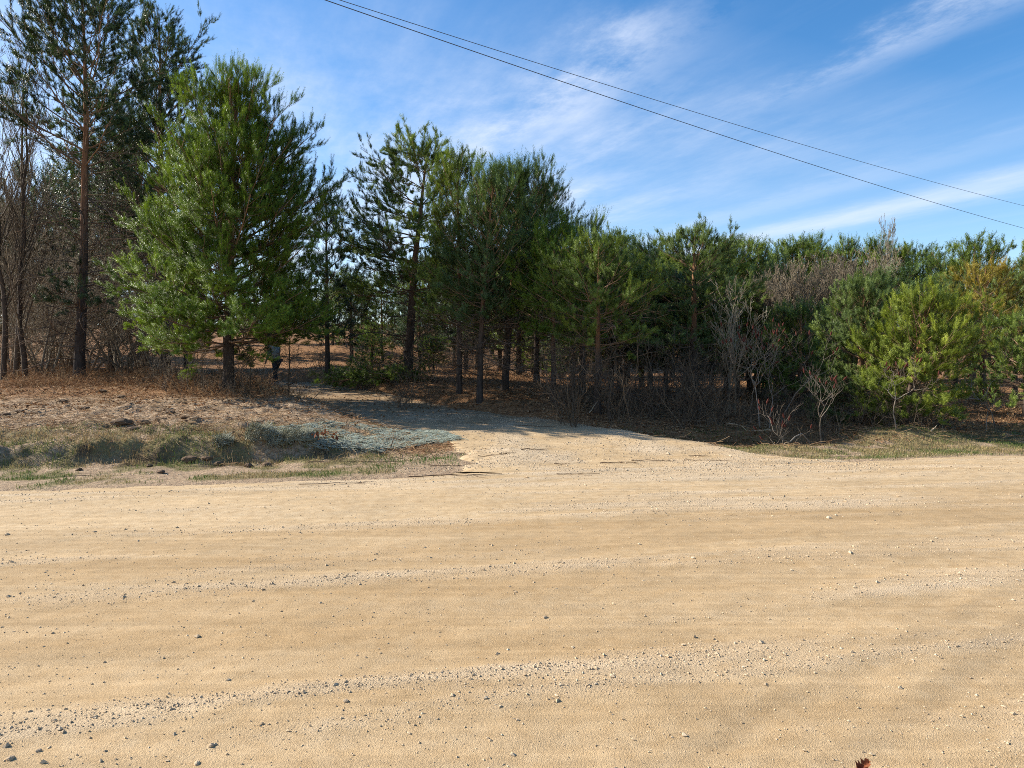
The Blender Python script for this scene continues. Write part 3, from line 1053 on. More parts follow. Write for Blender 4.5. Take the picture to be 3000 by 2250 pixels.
for i, (px, d, ty) in enumerate(((1365, 32, 800), (1520, 31, 760), (1680, 26, 780), (1745, 29, 740), (1815, 24, 790), (1880, 29, 760),
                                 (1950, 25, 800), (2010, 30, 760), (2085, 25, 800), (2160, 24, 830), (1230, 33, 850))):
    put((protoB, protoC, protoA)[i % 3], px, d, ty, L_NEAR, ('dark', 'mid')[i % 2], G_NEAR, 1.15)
for i, (px, d, ty) in enumerate(((1270, 30, 985), (1640, 29, 1010), (1560, 33, 1000), (1090, 32, 945))):
    put((protoB, protoA)[i % 2], px, d, ty, "young sunlit pine standing low in the clearing behind the front row trunks", 'bright', "young pines in the clearing", 1.7)


# ------------------------------------------------------------------ leafless trees
def bare(seed, H, r0, stems=1, spread_=0.0, n1=16, n2=6, n3=4, t0=0.25, ang=38, ratio=0.42, up=0.3, wig=0.10, tint=0.35, thin=0.003, lean=(0, 0), n4=0):
    r = np.random.default_rng(seed)
    gt, gb = Geo(), Geo()
    d = np.stack([r.normal(0, spread_, stems) + lean[0], r.normal(0, spread_, stems) + lean[1], np.ones(stems)], -1)
    p0 = np.stack([r.normal(0, 0.12, stems) * (stems > 1), r.normal(0, 0.12, stems) * (stems > 1), np.full(stems, -0.15)], -1)
    L = H * r.uniform(0.75, 1.0, stems)
    L[0] = H
    P = curve_paths(p0, norm(d), L, 12, 0.0, wig, r)
    Rr = (r0 * (L / H))[:, None] * (np.linspace(1, 0.06, 12) ** 0.9)[None]
    tubes(gt, P, np.maximum(Rr, thin), 7, np.clip(tint + r.normal(0, 0.08, stems), 0, 1))
    lev = [(n1, ang, ratio, 7), (n2, ang * 1.1, 0.5, 5), (n3, ang * 1.1, 0.55, 4)]
    if n4:
        lev.append((n4, ang, 0.55, 3))
    for i, (n, a, ra, N) in enumerate(lev):
        if n == 0:
            break
        P, Rr, L, _, _ = grow(P, Rr, L, np.full(len(P), n), r, t0 if i == 0 else 0.2, 0.97, a, ra, up, N, wig * 1.5, 0.42 if i == 0 else 0.5, 0.3)
        Rr = np.maximum(Rr, thin)
        tubes(gb, P, Rr, 4 if i == 0 else 3, np.clip(tint + 0.08 * i + r.normal(0, 0.13, len(P)), 0, 1))
    return gt, gb


def build_bare(label, px, d, topy, seed, group=None, name="leafless_tree", cat="leafless tree", mt=None, **kw):
    x = float(at(px, 1100, d)[0])
    z = gz(x, d)
    H = float(at(px, topy, d)[2]) - z
    gt, gb = bare(seed, H, **kw)
    o = thing(name, label, cat, (x, d, z), group)
    gt.obj("trunk", mt or M_TWIG, o)
    gb.obj("branches", mt or M_TWIG, o)
    return o


build_bare("slender leafless tree at the very left edge of the frame", 8, 21.5, 130, 201, r0=0.085, n1=30, n2=10, n3=6, ang=30, ratio=0.27, up=0.4, t0=0.2, tint=0.22, wig=0.07)
build_bare("tallest leafless tree in the clump at left, with fine upright twigs", 44, 22.3, 150, 202, r0=0.09, n1=32, n2=10, n3=6, ang=28, ratio=0.25, up=0.45, t0=0.2, tint=0.22, wig=0.06, lean=(0.03, 0))
build_bare("leafless tree with the straightest dark trunk, nearest the tall thin pine", 75, 21.8, 190, 203, r0=0.085, n1=30, n2=10, n3=6, ang=30, ratio=0.25, up=0.4, t0=0.15, tint=0.22, wig=0.06, lean=(0.02, 0))
build_bare("grey leafless sapling with many upswept branches in front of the spreading olive pine", 2145, 17.2, 838, 204, r0=0.04, n1=11, n2=5, n3=3, ang=30, ratio=0.55, up=0.3, t0=0.25, tint=0.6, wig=0.08,
           stems=3, spread_=0.10, thin=0.0035)
build_bare("wispy pale leafless treetop sticking up in the far skyline", 2592, 33, 672, 205, r0=0.09, n1=20, n2=6, n3=4, ang=24, ratio=0.35, up=0.5, t0=0.4, tint=0.75, wig=0.06, thin=0.006)
build_bare("thin dark leafless sapling with wide twigs, in front of the person", 848, 20.2, 930, 211, name="leafless_sapling", r0=0.028, n1=22, n2=6, n3=3, ang=58, ratio=0.38, up=0.1, t0=0.2, tint=0.12, wig=0.06)
build_bare("straight thin pale sapling left of the large bright pine's trunk", 592, 18.4, 960, 212, name="leafless_sapling", r0=0.02, n1=14, n2=5, n3=3, ang=45, ratio=0.3, up=0.2, t0=0.3, tint=0.4, wig=0.05)
build_bare("thin crooked sapling between the large bright pine's trunk and the person", 735, 18.9, 1010, 213, name="leafless_sapling", r0=0.02, n1=16, n2=5, n3=3, ang=50, ratio=0.4, up=0.15, t0=0.2, tint=0.15, wig=0.12)
gp = "purple brown leafless trees below the far skyline"
b0 = build_bare("purple brown leafless tree in the thicket below the far skyline at right", 2400, 25, 775, 206, gp, r0=0.07, n1=16, n2=7, n3=5, stems=4, spread_=0.12, ang=30, ratio=0.4, up=0.4, t0=0.25, tint=0.38, thin=0.006)
b0["H"] = float(at(2400, 775, 25)[2]) - b0.location.z
for (px, d, ty) in ((2345, 25, 800), (2290, 25, 800), (2245, 24, 820), (2450, 26, 765), (2485, 24, 785), (2430, 23.5, 800), (2600, 27, 760), (2375, 23, 830), (2320, 24, 790), (2265, 23, 840), (2215, 25, 830)):
    put(b0, px, d, ty, "purple brown leafless tree in the thicket below the far skyline at right", None, gp, 1.1)
gl_ = "leafless bushes in the wood at left"
lab = "tangled leafless bush among the trunks in the wood at left"
b1 = build_bare(lab, 130, 23.5, 620, 207, gl_, name="leafless_bush", cat="bush", r0=0.05, n1=14, n2=7, n3=5, stems=5, spread_=0.28, ang=42, ratio=0.5, up=0.12, t0=0.12, tint=0.62, wig=0.18)
b1["H"] = float(at(130, 620, 23.5)[2]) - b1.location.z
b2 = build_bare(lab, 350, 24, 640, 208, gl_, name="leafless_bush", cat="bush", r0=0.045, n1=14, n2=7, n3=5, stems=6, spread_=0.32, ang=45, ratio=0.5, up=0.05, t0=0.1, tint=0.55, wig=0.2)
b2["H"] = float(at(350, 640, 24)[2]) - b2.location.z
for i, (px, d, ty) in enumerate(((20, 24.5, 720), (200, 25, 740), (270, 27, 640), (400, 26, 680), (180, 29, 600), (370, 29, 600), (60, 29, 640), (450, 24, 840), (540, 23, 900))):
    put((b1, b2)[i % 2], px, d, ty, lab, None, gl_, 1.0)


# sumacs: candelabra forks with rusty fruit heads
def sumac(seed, H, fork_h, width, lean=0.0, stems=1, r0=0.015, depth=5, fruit=0.5):
    r = np.random.default_rng(seed)
    fruits = []

    def seg(g, gb, p, d, L, rad, dep):
        P = [p]
        dd = d.copy()
        n = 5
        for i in range(n):
            dd = norm(dd + r.normal(0, 0.20, 3) + np.array([0, 0, 0.10 if dep > 0 else 0.02]))
            P.append(P[-1] + dd * L / n)
        P = np.array(P)
        tubes(g if dep == 0 else gb, P, np.linspace(rad, rad * 0.72, n + 1), 6 if dep < 2 else 4, float(np.clip(0.75 - 0.09 * dep + r.normal(0, 0.1), 0, 1)))
        if dep >= depth or (dep >= 3 and r.uniform() < 0.3):
            if r.uniform() < fruit and len(fruits) < 26:
                k = 6
                q = P[-1][None] + norm(dd + np.array([0, 0, .6]))[None] * np.linspace(0, 0.11, k)[:, None]
                gf = Geo()
                tubes(gf, q, np.array([0.005, 0.015, 0.018, 0.016, 0.011, 0.003]), 6)
                fruits.append(gf)
            return
        nf = 2 if r.uniform() < 0.45 else 3
        a0 = r.uniform(0, 6.28)
        for k in range(nf):
            az = a0 + k * 6.283 / nf + r.normal(0, 0.3)
            pr = np.array([math.cos(az), math.sin(az), 0])
            nd = norm(dd * 0.62 + pr * r.uniform(0.6, 1.15) * (1 - 0.10 * dep) + np.array([0, 0, 0.08]))
            seg(g, gb, P[-1], nd, (H - fork_h) * (0.52, 0.42, 0.34, 0.27, .22, .18)[min(dep, 5)] * r.uniform(0.7, 1.3) * (width if dep < 2 else 1), rad * 0.66, dep + 1)
    st = []
    for s in range(stems):
        d0 = norm(np.array([lean + (s * 0.45), r.normal(0, 0.1), 1.0]))
        g, gb = Geo(), Geo()
        seg(g, gb, np.array([0.0 + 0.12 * s, 0, -0.1]), d0, (fork_h + 0.1) / d0[2] * (1 - 0.2 * s), r0 * (1 - 0.15 * s), 0)
        st.append((g, gb))
    return st, fruits


def build_sumac(label, px, d, topy, forky, seed, **kw):
    x = float(at(px, 1200, d)[0])
    z = gz(x, d)
    H = float(at(px, topy, d)[2]) - z
    fh = float(at(px, forky, d)[2]) - z
    st, fruits = sumac(seed, H, fh, kw.pop('width', 1.0), **kw)
    o = thing("sumac_shrub", label, "shrub", (x, d, z))
    for g, gb in st:
        t = g.obj("trunk", M_SUMAC, o)
        gb.obj("branches", M_SUMAC, o)
    for gf in fruits:
        gf.obj("fruit_head", M_FRUIT, o)
    return o


build_sumac("pale crooked sumac with two leaning stems, beside the ditch", 2398, 14.2, 1075, 1165, 301, lean=-0.45, stems=2, r0=0.015, width=1.0, fruit=0.2)
build_sumac("single stemmed pale sumac with a flat forked top before the sunlit pines", 2625, 14.6, 1085, 1165, 302, lean=-0.08, r0=0.014, width=1.15, fruit=0.1)
build_sumac("open forked sumac at far right, standing in front of the low dark pine", 2915, 16.0, 1065, 1158, 303, lean=0.05, r0=0.014, width=1.1, fruit=0.3)
build_sumac("low twisted sumac under the open forked sumac at far right", 2885, 15.6, 1165, 1215, 304, lean=0.2, r0=0.012, width=1.2, depth=4, fruit=0.1)
build_sumac("silvery twisted sumac at the left end of the ditch", 2232, 15.5, 1030, 1130, 305, lean=0.02, r0=0.014, width=1.2, fruit=0.3, stems=2)
build_sumac("crooked sumac with red fruit heads between the grey sapling and the ditch", 2290, 16.5, 1010, 1110, 306, lean=0.1, r0=0.015, width=1.1, fruit=0.3)
build_sumac("tall sumac tangled in the shade right of the grey sapling", 2200, 16.4, 1000, 1120, 307, lean=-0.15, r0=0.014, width=1.2, fruit=0.25)


# ------------------------------------------------------------------ undergrowth that reads as one mass
def scatter_shrubs(g, spots, seed, tint):
    r = np.random.default_rng(seed)
    for (x, y, H, st) in spots:
        z = gz(x, y)
        d = np.stack([r.normal(0, 0.35, st), r.normal(0, 0.35, st), np.ones(st)], -1)
        p0 = np.array([x, y, z - 0.05]) + np.stack([r.normal(0, 0.15, st), r.normal(0, 0.15, st), np.zeros(st)], -1)
        L = H * r.uniform(0.5, 1.0, st)
        P = curve_paths(p0, norm(d), L, 6, 0.0, 0.3, r)
        Rr = (0.004 + 0.0045 * L)[:, None] * np.linspace(1, 0.3, 6)[None]
        tubes(g, P, Rr, 4, np.clip(tint + r.normal(0, 0.1, st), 0, 1))
        for n, ra, N in ((6, 0.5, 5), (4, 0.5, 3)):
            P, Rr, L, _, _ = grow(P, Rr, L, np.full(len(P), n), r, 0.2, 1.0, 45, ra, 0.15, N, 0.25, 0.6, 0.4)
            Rr = np.maximum(Rr, 0.0026)
            tubes(g, P, Rr, 3, np.clip(tint + r.normal(0, 0.15, len(P)), 0, 1))


def build_undergrowth():
    r = np.random.default_rng(77)
    spots = []
    # dark brush under the front row, centre right
    for k in range(75):
        px = r.uniform(1640, 2120)
        d = r.uniform(15.2, 19.5)
        spots.append((at(px, 1100, d)[0], d, r.uniform(0.9, 2.3), 4))
    # sparse brush between trunks
    for k in range(34):
        px = r.uniform(1120, 1680)
        d = r.uniform(18, 30)
        spots.append((at(px, 1100, d)[0], d, r.uniform(0.5, 1.5), 3))
    # around and under the large bright pine
    for k in range(44):
        px = r.uniform(470, 905)
        d = r.uniform(16.6, 20.5)
        x = at(px, 1100, d)[0]
        if drive_mask(np.array([x]), np.array([d]))[0] > -0.1 or 745 < px < 865:
            continue
        spots.append((x, d, r.uniform(0.5, 1.5), 3))
    # right end
    for k in range(60):
        px = r.uniform(2120, 2720)
        d = r.uniform(14.6, 19)
        spots.append((at(px, 1100, d)[0], d, r.uniform(0.4, 1.2), 4))
    for k in range(16):
        px = r.uniform(2800, 3150)
        d = r.uniform(18, 24)
        spots.append((at(px, 1100, d)[0], d, r.uniform(0.5, 1.3), 4))
    for k in range(40):
        px = r.uniform(900, 1500)
        d = r.uniform(27, 40)
        spots.append((at(px, 1100, d)[0], d, r.uniform(0.8, 2.2), 3))
    for k in range(30):
        px = r.uniform(-80, 480)
        d = r.uniform(22, 30)
        spots.append((at(px, 1100, d)[0], d, r.uniform(0.7, 1.8), 4))
    g = Geo()
    scatter_shrubs(g, spots, 78, 0.22)
    o = g.obj("undergrowth", M_TWIG)
    tag(o, "tangle of bare brown twigs filling the shade beneath the pines", "undergrowth", kind="stuff")


build_undergrowth()


def blades(g, X, Y, Z, Hh, w, tint, r, lean=0.5):
    n = len(X)
    az = r.uniform(0, 6.283, n)
    le = r.normal(0, lean, n)
    dx, dy = np.cos(az), np.sin(az)
    sx, sy = -dy * w * 0.5, dx * w * 0.5
    p = np.stack([X, Y, Z - 0.01], -1)
    off = np.stack([dx * le * Hh, dy * le * Hh, np.zeros(n)], -1)
    s = np.stack([sx, sy, np.zeros(n)], -1)
    m = p + off * 0.35 + np.stack([np.zeros(n), np.zeros(n), Hh * 0.6], -1)
    t = p + off + np.stack([np.zeros(n), np.zeros(n), Hh * np.clip(1 - 0.25 * np.abs(le), 0.3, 1)], -1)
    V = np.stack([p - s, p + s, m - s * 0.7, m + s * 0.7, t], 1)
    i = np.arange(n)[:, None] * 5
    T = np.concatenate([i + np.array([[0, 1, 3]]), i + np.array([[0, 3, 2]]), i + np.array([[2, 3, 4]])], 1).reshape(-1, 3)
    g.add(V, T=T, a=np.repeat(tint, 5))


def build_grass():
    r = np.random.default_rng(90)
    g = Geo()
    n = 300000
    X = r.uniform(-14, 14, n)
    Y = r.uniform(8.5, 17, n)
    u, v = uv(X, Y)
    nf = fbm(X * 2.6, Y * 2.6, 93)
    n2 = fbm(X * 1.1, Y * 1.1, 97)
    dm = drive_mask(X, Y)
    vl = sm(0.9, 0.3, u) * sm(10.0, 10.4, v) * sm(13.0, 12.2, v)
    vr = sm(2.0, 4.2, u) * sm(10.0, 10.6, v + 0.5 * (n2 - .5)) * sm(14.6, 13.4, v)
    bank = sm(0.5, -0.6, u) * sm(11.9, 12.2, v) * sm(14.4, 13.0, v)
    edge = 2.5 * sm(0.9, 0.1, np.abs(dm + 0.25)) * sm(0.4, 0.6, nf) * sm(11, 12, v) * sm(17, 14, v)
    p = vl * sm(0.45, 0.62, nf) * 0.9 + vr * sm(0.22, 0.5, nf) * 1.0 + bank * sm(0.15, 0.45, nf) * 1.0 + 0.15 * edge
    # tongue of green at the end of the left verge
    tg = np.exp(-(((X + 1.3) / 1.1) ** 2 + ((Y - 11.7) / 0.5) ** 2))
    p = np.maximum(p, tg * 0.85)
    p = p * (dm < -0.05)
    k = r.uniform(0, 1, n) < p
    X, Y, u, v, n2, bank, tg = X[k], Y[k], u[k], v[k], n2[k], bank[k], tg[k]
    tint = np.clip(sm(0.3, 0.7, n2) * 0.75 + r.normal(0.12, 0.22, len(X)) + tg * 0.25 - 0.22 * bank, 0, 1)
    Hh = r.uniform(0.025, 0.075, len(X)) * (1 + 0.55 * bank)
    blades(g, X, Y, surf_z(X, Y), Hh, r.uniform(0.005, 0.010, len(X)), tint, r, 0.7)
    o = g.obj("grass", M_GRASS)
    tag(o, "short patchy grass, green and straw coloured, on the road verges and bank", "grass", kind="stuff")


build_grass()


def build_dry_weeds():
    r = np.random.default_rng(95)
    g = Geo()
    n = 9000
    px = np.concatenate([r.uniform(-60, 560, n // 2), r.uniform(460, 920, n // 6), r.uniform(1050, 2150, n // 5), r.uniform(2150, 3050, n - n // 2 - n // 6 - n // 5)])
    d = np.concatenate([r.uniform(19.0, 25, n // 2), r.uniform(16.8, 22, n // 6), r.uniform(21, 40, n // 5), r.uniform(15.4, 24, n - n // 2 - n // 6 - n // 5)])
    X = (px - 1500) / 2080 * d
    u, v = uv(X, d)
    k = (drive_mask(X, d) < -0.3) & (fbm(X * 0.9, d * 0.9, 99) > 0.42)
    X, d = X[k], d[k]
    n = len(X)
    Z = surf_z(X, d)
    L = r.uniform(0.2, 0.75, n)
    dr = norm(np.stack([r.normal(0, 0.7, n), r.normal(0, 0.7, n), np.ones(n)], -1))
    P = curve_paths(np.stack([X, d, Z - 0.02], -1), dr, L, 5, -0.45, 0.35, r)
    Rr = np.full((n, 5), 0.0035) * np.linspace(1.2, 0.5, 5)[None]
    tn = np.clip(r.normal(0.5, 0.25, n), 0, 1)
    tubes(g, P, Rr, 3, tn)
    P2, R2, L2, idx, _ = grow(P, Rr, L, np.full(n, 3), r, 0.3, 1.0, 45, 0.5, -0.1, 4, 0.3, 0.8, 0.6)
    tubes(g, P2, R2, 3, tn[idx])
    # leafy scraps along the stems
    idx = np.repeat(np.arange(n), 4)
    p, t = pt_on(P, idx, r.uniform(0.2, 1, len(idx)))
    a = norm(r.normal(0, 1, p.shape))
    b = norm(np.cross(a, r.normal(0, 1, p.shape)))
    s = r.uniform(0.015, 0.04, len(idx))[:, None]
    V = np.stack([p - b * s * 0.35, p + b * s * 0.35, p + a * s * 1.6], 1)
    g.add(V, T=np.arange(len(idx) * 3).reshape(-1, 3), a=np.repeat(tn[idx], 3))
    o = g.obj("dry_weeds", M_DRY)
    tag(o, "dead rust coloured weeds and ferns between the trunks at the edge of the wood", "dry weeds", kind="stuff")


build_dry_weeds()


def build_litter():
    r = np.random.default_rng(98)
    g = Geo()
    n = 90000
    d = 12.3 * (45 / 12.3) ** r.uniform(0, 1, n)
    X = r.uniform(-0.78, 0.78, n) * d
    u, v = uv(X, d)
    nf = fbm(X * 1.3, d * 1.3, 151)
    p = sm(13.4, 16.5, v - 1.8 * sm(0, -2, u)) * 0.9 + sm(3.6, 4.6, u) * sm(12.6, 13.2, v) + 0.10 * sm(11.5, 13, v)
    dm = drive_mask(X, d)
    p = p * sm(0.3, 0.5, nf) * np.where(dm > 0, 0.35 * sm(16, 20, v), 1)
    k = r.uniform(0, 1, n) < p
    X, d = X[k], d[k]
    Z = surf_z(X, d)
    n = len(X)
    a = norm(np.stack([r.normal(0, 1, n), r.normal(0, 1, n), r.normal(0, 0.45, n)], -1))
    b = norm(np.cross(a, np.stack([r.normal(0, 0.5, n), r.normal(0, 0.5, n), np.ones(n)], -1)))
    s = (r.uniform(0.018, 0.045, n))[:, None]
    c = np.stack([X, d, Z + 0.012 + 0.02 * r.uniform(0, 1, n)], -1)
    V = np.stack([c - a * s, c - b * s * 0.6, c + a * s * 1.1, c + b * s * 0.6], 1)
    V[:, 1, 2] += s[:, 0] * r.uniform(-0.1, 0.5, n)
    V[:, 3, 2] += s[:, 0] * r.uniform(-0.1, 0.5, n)
    i = np.arange(n)[:, None] * 4
    T = np.concatenate([i + np.array([[0, 1, 2]]), i + np.array([[0, 2, 3]])], 1).reshape(-1, 3)
    g.add(V, T=T, a=np.repeat(np.clip(r.normal(0.5, 0.25, n), 0, 1), 4))
    # dead twigs and straw on the bank and forest floor
    n = 26000
    d = 12.2 * (26 / 12.2) ** r.uniform(0, 1, n)
    X = r.uniform(-0.78, 0.78, n) * d
    u, v = uv(X, d)
    k = (v > 12.0) & (drive_mask(X, d) < 0.1)
    X, d = X[k], d[k]
    n = len(X)
    az = r.uniform(0, 6.28, n)
    L = r.uniform(0.08, 0.4, n)
    dr = np.stack([np.cos(az), np.sin(az) * 0.8, r.normal(0.05, 0.15, n)], -1)
    P = curve_paths(np.stack([X, d, surf_z(X, d) + 0.015], -1), norm(dr), L, 4, -0.05, 0.2, r)
    tubes(g, P, np.full((n, 4), 0.0035), 3, np.clip(r.normal(0.8, 0.25, n), 0, 1))
    n = 5200
    X = r.uniform(-13, 0.5, n)
    d = r.uniform(11.3, 15.5, n)
    u, v = uv(X, d)
    k = (v > 11.9) & (v < 14.2) & (drive_mask(X, d) < -0.4) & (fbm(X * 1.4, d * 1.4, 155) > 0.42)
    X, d = X[k], d[k]
    n = len(X)
    L = r.uniform(0.08, 0.32, n)
    dr = np.stack([r.normal(0, 0.8, n), r.normal(-0.2, 0.7, n), r.uniform(0.1, 0.9, n)], -1)
    P = curve_paths(np.stack([X, d, surf_z(X, d)], -1), norm(dr), L, 4, -0.35, 0.2, r)
    tubes(g, P, np.full((n, 4), 0.0035) * np.linspace(1.1, 0.6, 4)[None], 3, np.clip(r.normal(0.85, 0.25, n), 0, 1))
    o = g.obj("leaf_litter", M_LEAF)
    tag(o, "fallen leaves, needles and straw covering the floor of the wood", "leaf litter", kind="stuff")


build_litter()


# ------------------------------------------------------------------ green erosion netting
def build_netting():
    r = np.random.default_rng(120)
    # draped over the bank end beside the drive: outline given by ground points
    poly = np.array([on_ground(*p)[:2] for p in ((905, 1312), (985, 1318), (1085, 1322), (1150, 1312), (1250, 1300), (1340, 1288), (1290, 1268), (1200, 1262), (1100, 1258), (1020, 1240), (930, 1240), (860, 1255), (790, 1258), (800, 1275), (880, 1290))])

    def inside(x, y):
        c = np.zeros(len(x), bool)
        j = len(poly) - 1
        for i in range(len(poly)):
            xi, yi = poly[i]
            xj, yj = poly[j]
            c ^= ((yi > y) != (yj > y)) & (x < (xj - xi) * (y - yi) / (yj - yi + 1e-12) + xi)
            j = i
        return c
    g = Geo()
    lo, hi = poly.min(0) - 0.1, poly.max(0) + 0.1
    n = 60000
    x = r.uniform(lo[0], hi[0], n)
    y = r.uniform(lo[1], hi[1], n)
    k = inside(x + r.normal(0, .05, n), y + r.normal(0, 0.05, n))
    x, y = x[k], y[k]
    fold = fbm(x * 1.6 + y * 0.8, y * 1.1 - x * 0.3, 161, 3)
    k = (r.uniform(0, 1, len(x)) < 0.72 * sm(0.24, 0.48, fold))
    x, y, fold = x[k], y[k], fold[k]
    z = surf_z(x, y) + 0.012 + 0.05 * np.clip(fold - 0.4, 0, 1) + r.uniform(0, 0.015, len(x))
    n = len(x)
    az = r.choice([0.6, -0.35, 1.2], n) + r.normal(0, 0.3, n)
    L = r.uniform(0.05, 0.16, n)
    P = curve_paths(np.stack([x, y, z], -1), np.stack([np.cos(az), np.sin(az), r.normal(0, 0.12, n)], -1), L, 4, -0.1, 0.12, r)
    tubes(g, P, np.full((n, 4), 0.0032), 3, np.clip(r.normal(0.5, 0.25, n), 0, 1))
    o = g.obj("erosion_netting", M_NET)
    tag(o, "blue-green erosion netting draped in folds over the bank beside the drive", "netting")
    for (px, py, w, h, lab) in ((757, 1318, 0.22, 0.26, "larger crumpled bundle of blue-green netting at the foot of the left bank"),
                                (806, 1324, 0.16, 0.19, "smaller crumpled bundle of blue-green netting right of the larger one"),
                                (650, 1312, 0.12, 0.10, "low scrap of blue-green netting left of the crumpled bundles"),
                                (865, 1310, 0.26, 0.17, "loose heap of blue-green netting and grass at the edge of the draped netting")):
        x, y, z = on_ground(px, py)
        g = Geo()
        n = int(5200 * w)
        ph = r.uniform(0, 6.28, n)
        ct = r.uniform(0.0, 1, n)
        rad = np.sqrt(1 - ct ** 2)
        lump = 0.8 + 0.5 * fbm(ph * 1.2, ct * 3, 171)
        p = np.stack([np.cos(ph) * rad * w * lump, np.sin(ph) * rad * w * 0.7 * lump, ct * h * 0.8 * lump], -1)
        tn = norm(np.stack([-np.sin(ph), np.cos(ph), r.normal(0, 0.7, n)], -1))
        P = curve_paths(p, tn, r.uniform(0.05, 0.14, n), 4, 0.1, 0.3, r)
        tubes(g, P, np.full((n, 4), 0.003), 3, np.clip(r.normal(0.15, 0.25, n), 0, 1))
        b = g.obj("netting_bundle", M_NET)
        b.location = (x, y + w * 0.6, gz(x, y + w * 0.6))
        tag(b, lab, "netting")


build_netting()


# ------------------------------------------------------------------ brush pile of cut pine boughs
def build_pile():
    r = np.random.default_rng(130)
    x0, y0, _ = on_ground(1120, 1142)
    o = thing("brush_pile", "heap of cut green pine boughs at the foot of the spreading pine", "brush pile", (x0, y0 + 0.5, gz(x0, y0 + 0.5)))
    gc, gs = Geo(), Geo()
    n = 46
    bx = r.uniform(-1.3, 2.2, n)
    p0 = np.stack([bx, r.normal(0.3, 0.4, n), 0.05 + 0.5 * np.exp(-((bx - 0.1) / 1.1) ** 2) * r.uniform(0, 1, n)], -1)
    az = r.normal(math.pi, 0.9, n)
    d = np.stack([np.cos(az), np.sin(az) * 0.7, r.normal(0.08, 0.15, n)], -1)
    L = r.uniform(0.7, 1.5, n)
    P = curve_paths(p0, norm(d), L, 6, -0.1, 0.12, r)
    P[:, :, 2] = np.maximum(P[:, :, 2], 0.03)
    R0 = np.full((n, 6), 0.010) * np.linspace(1.2, 0.4, 6)[None]
    tubes(gs, P, R0, 4, np.clip(r.normal(0.5, 0.25, n), 0, 1))
    P2, R2, L2, _, _ = grow(P, R0, L, np.full(n, 8), r, 0.2, 1, 45, 0.4, 0.05, 4, 0.1, 0.6, 0.5)
    tubes(gs, P2, R2, 3, 0.5)
    i3 = np.repeat(np.arange(len(P2)), 5)
    p3, d3 = pt_on(P2, i3, r.uniform(0.2, 1, len(i3)))
    shoots(gc, p3, norm(d3 + r.normal(0, 0.4, p3.shape)), r.uniform(0.1, 0.22, len(i3)), TM_MID, np.clip(r.normal(0.45, 0.2, len(i3)), 0, 1), r)
    # some straight cut stems sticking out
    q0 = np.array([[0.5, -0.2, 0.1], [1.0, 0.1, 0.1], [0.2, -0.3, 0.05], [1.5, 0, .1]])
    qd = norm(np.array([[0.9, 0.1, 0.75], [-0.8, -0.1, 0.9], [-0.7, -0.2, 0.35], [-.5, -.1, .7]]))
    Pq = curve_paths(q0, qd, np.array([0.9, 0.8, 1.1, .6]), 5, -0.05, 0.05, r)
    tubes(gs, Pq, np.full((4, 5), 0.017) * np.linspace(1, 0.7, 5)[None], 6, np.array([1.0, 0.9, 0.8, .9]))
    gs.obj("stems", M_LIMB, o)
    c = gc.obj("boughs", M_NEEDLE, o)
    c.color = GREENS['mid']


build_pile()


# ------------------------------------------------------------------ sticks, stones, clods, leaf
def stick(label, px, py, ang, L, rad, tint, seed, forks=1, rise=0.0, name="fallen_stick", cat="stick", wig=0.2, dz=0.0):
    r = np.random.default_rng(seed)
    x, y, z = on_ground(px, py)
    g = Geo()
    d = np.array([[math.cos(R_(ang)), math.sin(R_(ang)), rise]])
    P = curve_paths(np.array([[-0.5 * L * d[0, 0], -0.5 * L * d[0, 1], 0.0]]), norm(d), np.array([L]), 9, 0.0, wig, r)
    zz = surf_z(P[..., 0] + x, P[..., 1] + y) - z
    if rise == 0:
        P[..., 2] = zz + rad * 0.8 + np.abs(r.normal(0, rad * 0.7, zz.shape))
    rad = rad * 0.6
    tint = min(1.0, tint + 0.15)
    Rr = np.full((1, 9), rad) * np.linspace(1.1, 0.45, 9)[None]
    tubes(g, P, Rr, 6, tint)
    if forks:
        P2, R2, L2, _, _ = grow(P, Rr, np.array([L]), np.array([forks]), r, 0.3, 0.9, 32, 0.4, 0, 5, 0.15, 0.6, 0.5, flat=0.9)
        zz = surf_z(P2[..., 0] + x, P2[..., 1] + y) - z
        if rise == 0:
            P2[..., 2] = np.maximum(P2[..., 2] * 0.5, zz + rad * 0.6)
        tubes(g, P2, R2, 5, tint)
    o = g.obj(name, M_STICK)
    o.location = (x, y, z + dz)
    return tag(o, label, cat)


